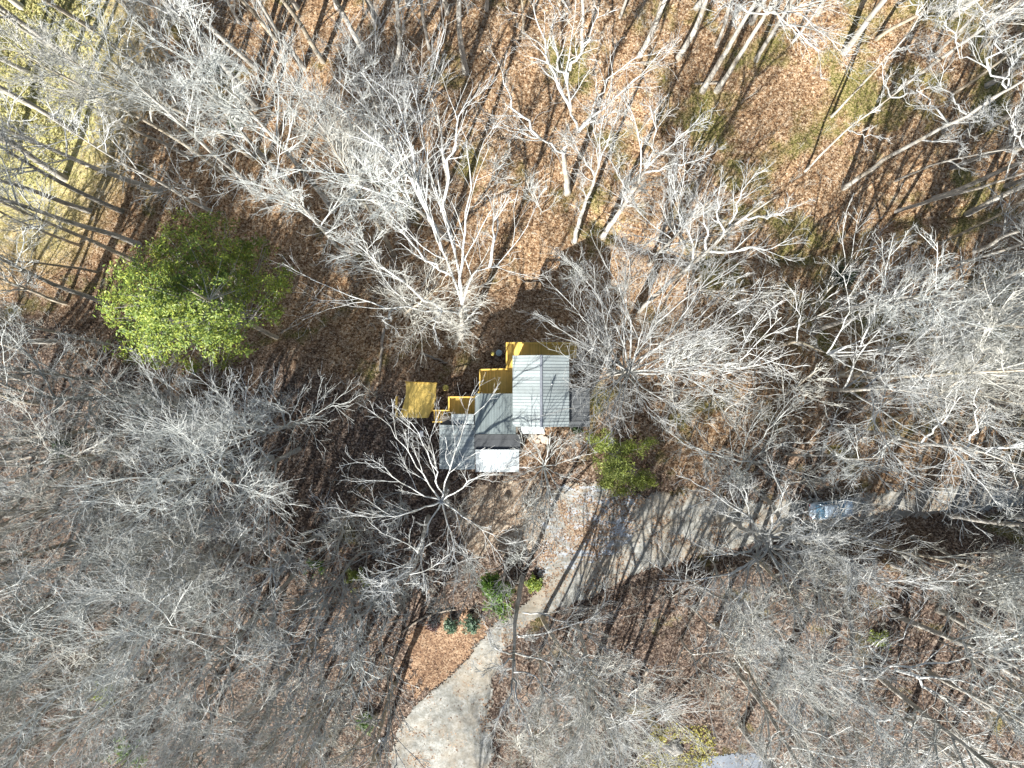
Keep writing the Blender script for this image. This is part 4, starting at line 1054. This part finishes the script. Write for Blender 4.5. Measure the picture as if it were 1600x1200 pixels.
# ------------------------------------------------------------------ small things in the yard
# curved timber edging round the leaf bed
m = MB(); pts = [P3(*p, dz=.08) if False else P3(*p) + np.array([0, 0, .07]) for p in [(628, 988), (645, 975), (660, 966), (680, 958), (700, 953), (712, 952)]]
m.tube(pts, .1, 6); tag(m.build('bed_edging', M['timber'], None, True), 'curved pale timber edging along the top of the leaf bed', 'edging')
m = MB(); b = P3(1058, 1165); rng = np.random.default_rng(4)
def rock(name, px, py, r, mat, label, cat, group=None, seed=0, sq=.6):
    rng = np.random.default_rng(seed); b = P3(px, py); V, F = [], []
    nu, nv = 14, 8
    ph = rng.random(6) * 6
    for j in range(nv + 1):
        th = math.pi * j / nv
        for i in range(nu):
            a = 2 * math.pi * i / nu
            d = np.array([math.sin(th) * math.cos(a), math.sin(th) * math.sin(a), math.cos(th)])
            k = 1 + .16 * math.sin(3 * d[0] + ph[0]) + .14 * math.sin(4 * d[1] + ph[1] + 2 * d[2]) + .1 * math.sin(7 * d[0] + 5 * d[1] + ph[2])
            V.append(d * r * k * np.array([1, .8, sq]) + b)
    for j in range(nv):
        for i in range(nu): F.append((j * nu + i, j * nu + nu + i, j * nu + nu + (i + 1) % nu, j * nu + (i + 1) % nu))
    m = MB(); m.v = [tuple(v) for v in V]; m.f = F
    return tag(m.build(name, mat, None, True), label, cat, group)
rock('boulder', 1052, 1168, .95, M['boulder'], 'pale grey boulder among yellow moss at the bottom edge', 'boulder', seed=3)
rock('rock', 596, 1156, .32, M['white'], 'small white rock left of the gravel track', 'rock', seed=5, sq=.5)
rock('rock', 979, 1165, .55, M['boulder'], 'small grey rock left of the mossy boulder', 'rock', seed=6)
# moss round the boulder
rng = np.random.default_rng(12); c = []
while len(c) < 520:
    px, py = rng.uniform(995, 1120), rng.uniform(1130, 1205)
    if in_poly(px + rng.normal() * 5, py + rng.normal() * 4, [(1000, 1160), (1030, 1140), (1075, 1132), (1112, 1142), (1120, 1180), (1090, 1205), (1000, 1210)]) and math.sin(px * .11) + math.sin(py * .17 + 1) > -1.2 and math.hypot(px - 1052, (py - 1168) * 1.2) > 17:
        c.append(P3(px, py) + np.array([0, 0, .06]))
tag(put(bpy.data.objects.new('moss', leaf_mesh(rng, np.array(c), .11, 'moss', 5, .14, 2.5, 'moss'))), 'bright yellow green moss and tufts round the boulder', 'moss', kind='stuff')
sheet('concrete_slab', [(1085, 1190), (1105, 1181), (1185, 1178), (1205, 1190), (1210, 1240), (1080, 1240)], M['slab'], .05, 9, jag=1)
# pale objects near the house
def lidded(px, py, r, h, mat, label, name, cat):
    b = P3(px, py); e = tag(empty(name, b), label, cat)
    m = MB(); m.tube([np.array((0, 0, -.02)), np.array((0, 0, h))], [r * .85, r], 14); m.build('barrel', mat, e, True)
    m = MB(); m.tube([np.array((0, 0, h + .004)), np.array((0, 0, h + .06)), np.array((0, 0, h + .1))], [r * 1.06, r * 1.04, r * .6], 14); m.build('lid', mat, e, True)
    return e
lidded(780, 552, .32, .8, M['bin'], 'pale blue lidded bin in the shade above the deck', 'bin', 'bin')
lidded(770, 553, .2, .4, M['yellow'], 'small yellow bucket left of the pale blue bin', 'bucket', 'bucket')
lidded(697, 606, .3, .5, M['yellow'], 'yellow tub on the leaves between platform and deck', 'tub', 'tub')
b = P3(791, 777); e = tag(empty('tree_stump', b), 'cut brown stump on the dirt below the white roof', 'stump')
m = MB(); m.tube([np.array((0, 0, -.1)), np.array((.0, 0, .12)), np.array((.02, 0, .42))], [.42, .31, .28], 12); m.build('trunk', M['log'], e, True)
b = P3(658, 678); m = MB(); m.v = [(b[0] - .2, b[1] - .35, b[2] + .1), (b[0] + .22, b[1] - .3, b[2] + .05), (b[0] + .25, b[1] + .3, b[2] + .12), (b[0] - .1, b[1] + .35, b[2] + .22)]
vv = m.v; m.v = []; m.hexa([(p[0], p[1], p[2] - .03) for p in vv], vv); tag(m.build('scrap_panel', M['white']), 'white scrap panel lying below the stair', 'panel')
# fallen logs
LOGS = [((600, 514), (595, 580), .16, 'grey fallen log lying in open leaves above left of the platform'), ((1047, 346), (1070, 388), .17, 'bare fallen log by the creek, right leg of a V'),
        ((1040, 347), (1025, 376), .24, 'thick fallen log by the creek, left leg of a V'), ((1380, 916), (1412, 917), .10, 'short pale fallen log below the parked car'), ((1188, 440), (1200, 470), .12, 'short pale fallen log left of the creek'),
        ((660, 552), (700, 568), .12, 'brown fallen log above the yellow platform'), ((1010, 1050), (1000, 1085), .14, 'broken grey log left of the crooked oak, upright one'), ((985, 1060), (1015, 1075), .12, 'broken grey log lying across another'),
        ((440, 520), (470, 505), .1, 'thin log right of the leafy evergreen tree'), ((60, 712), (-5, 723), .14, 'long tan log at the left edge, lower one'), ((110, 680), (-5, 684), .12, 'long tan log at the left edge, upper one'),
        ((1320, 770), (1360, 760), .07, 'thin branch fallen beside the parked car'), ((640, 930), (600, 960), .1, 'fallen branch left of the leaf bed'), ((1130, 130), (1085, 132), .14, 'tan fallen log below the paired trunks')]
for k, (a, b, r, lb) in enumerate(LOGS):
    rng = np.random.default_rng(k); A, B = P3(*a), P3(*b); n = 6
    p = [A + (B - A) * i / n for i in range(n + 1)]
    p = [np.array((q[0] + rng.normal() * .05, q[1] + rng.normal() * .05, float(H(q[0], q[1])) + r * .8)) for q in p]
    o = empty('fallen_log', A)
    m = MB(); m.tube([q - A for q in p], list(r * np.linspace(1.1, .7, n + 1)), 8); m.build('trunk', M['log'], o, True)
    m = MB()
    for j in range(3):
        q = p[1 + j * 2] - A; d = rng.normal(size=3) * .6; d[2] = abs(d[2]) * .6; m.tube([q, q + d * .5, q + d + rng.normal(size=3) * .1], [r * .3, r * .2, r * .12], 5)
    m.build('branch_stub', M['log'], o, True)
    tag(o, lb, 'log', 'fallen logs on the leaves')
# cable strung from the deck into the wood
A, B = np.array((*dp(755, 578, 3.7), 3.7)), P3(858, 478, 5.0); m = MB()
m.tube([A + (B - A) * t + np.array((0, 0, -1.6 * t * (1 - t))) for t in np.linspace(0, 1, 14)], .012, 5); tag(m.build('cable', M['wire']), 'thin dark cable strung from the deck across the shaded ground', 'cable')

# ------------------------------------------------------------------ litter, brush and grass nobody could count
rng = np.random.default_rng(21)
n = 52000
px, py = rng.uniform(-20, 1620, n), rng.uniform(-20, 1220, n)
X, Y = flat(px, py); Z = H(X, Y) + .09 + rng.random(n) * .05
hs = in_poly(px, py, [(686, 600), (940, 530), (940, 680), (815, 745), (686, 740)])
dr = in_poly(px, py, DRIVE) | in_poly(px, py, TRACK)
keep = ~hs & (~dr | (rng.random(n) < .12))
C = np.stack([X, Y, Z], 1)[keep]
tag(put(bpy.data.objects.new('leaf_litter', leaf_mesh(rng, C, .075, 'leaf_litter', 1, .02, 2.5, 'leaf_litter', .6))), 'loose fallen leaves scattered over the woodland floor', 'leaves', kind='stuff')

n = 3000
px, py = rng.uniform(-20, 1620, n), rng.uniform(-20, 1220, n)
dens = .45 + .35 * np.sin(px * .013 + 1) * np.sin(py * .017) + .25 * (px < 600) * (py > 560) + .2 * (px > 1000) * (py > 850)
for g in GAPS: dens = np.where(in_poly(px, py, g), dens * .18, dens)
keep = (rng.random(n) < dens) & ~in_poly(px, py, [(686, 600), (940, 530), (940, 680), (815, 745), (686, 740)]) & ~in_poly(px, py, [(615, 590), (690, 590), (690, 660), (615, 660)]) & ~in_poly(px, py, DRIVE) & ~in_poly(px, py, PAD) & ~in_poly(px, py, TRACK)
X, Y = flat(px[keep], py[keep]); Z = H(X, Y)
B = len(X); st = np.zeros((B, 4, 3)); st[:, 0] = np.stack([X, Y, Z - .1], 1)
d = nrm(rng.normal(size=(B, 3)) * .35 + np.array([0, 0, 1.])); L = rng.uniform(.8, 2.6, B)
for s in range(1, 4):
    st[:, s] = st[:, s - 1] + d * (L / 3)[:, None]; d = nrm(d + rng.normal(size=(B, 3)) * .18)
R0 = np.full((B, 4), .016)
P1, R1, L1 = spawn(rng, st, R0, L, 5, .15, 45, .6, 4, .2, .03, .4, .010)
P2, R2, L2 = spawn(rng, P1, R1, L1, 3, .25, 45, .55, 3, .2, .02, .3, .009)
V, F = join([tubes(st, R0, 3), tubes(P1, R1, 3), tubes(P2, R2, 3)])
tag(put(bpy.data.objects.new('undergrowth', mesh_np('undergrowth', V, F, M['twig_tan']))), 'low bare twiggy brush covering the woodland floor', 'brush', kind='stuff')

n = 9000
px, py = rng.uniform(-25, 170, n), rng.uniform(-25, 300, n)
keep = ((px / 150) ** 2 + (py / 300) ** 2) < rng.uniform(.3, 1.0, n)
X, Y = flat(px[keep], py[keep]); C = np.stack([X, Y, H(X, Y) + .1], 1)
tag(put(bpy.data.objects.new('grass', leaf_mesh(rng, C, .17, 'grass', 2, .08, .2, 'grass', .35))), 'pale yellow green grass of the field at top left', 'grass', kind='stuff')

# ------------------------------------------------------------------ labels for the trees of the wood
MARKS = [((775, 580), 'the yellow deck'), ((655, 625), 'the sunlit platform'), ((850, 610), 'the main metal roof'), ((775, 720), 'the white lower roof'), ((300, 460), 'the leafy evergreen tree'), ((970, 725), 'the feathery evergreen'),
         ((1295, 793), 'the parked car'), ((940, 840), 'the parking pad'), ((775, 935), 'the bright green bush'), ((690, 1010), 'the leaf bed'), ((690, 1150), 'the gravel track'), ((1052, 1168), 'the mossy boulder'),
         ((50, 120), 'the grass field'), ((885, 230), 'the white sycamore'), ((1250, 392), 'the creek bend'), ((1540, 770), 'the driveway end'), ((0, 1200), 'the bottom left corner'), ((1600, 1200), 'the bottom right corner'),
         ((1600, 0), 'the top right corner'), ((0, 600), 'the left edge'), ((1600, 500), 'the right edge'), ((560, 0), 'the upper edge'), ((1150, 20), 'the paired thick trunks'),
         ((350, 740), 'the white forked tree'), ((330, 1180), 'the lower edge'), ((1320, 1000), 'the crooked white oak'), ((0, 350), 'the upper left edge'), ((300, 100), 'the long shadows at upper left'),
         ((0, 900), 'the lower left edge'), ((1180, 560), 'the fan tree'), ((560, 300), 'the left side of the oak'), ((1420, 300), 'the orange leaf slope')]
ORD = ['nearest', 'second nearest', 'third nearest', 'fourth nearest', 'fifth nearest', 'sixth nearest', 'seventh nearest', 'eighth nearest', 'ninth nearest', 'tenth nearest', 'eleventh nearest', 'twelfth nearest', 'thirteenth nearest', 'fourteenth nearest', 'fifteenth nearest', 'sixteenth nearest', 'seventeenth nearest', 'eighteenth nearest', 'nineteenth nearest', 'twentieth nearest']
buckets = {}
for o, look, px, py in TREES:
    d, w = min((math.hypot(px - a, py - b), w) for (a, b), w in MARKS)
    buckets.setdefault((w, look), []).append((d, o))
for (w, look), lst in buckets.items():
    lst.sort(key=lambda q: q[0])
    for k, (d, o) in enumerate(lst):
        rank = ORD[k] if k < len(ORD) else 'far off one near'
        sap = 'sapling' in look
        tag(o, f"{look}, {rank} to {w}", 'sapling' if sap else 'tree', 'bare saplings under the trees' if sap else 'bare winter trees of the wood')
print('trees', len(TREES), 'objects', len(COL.objects))
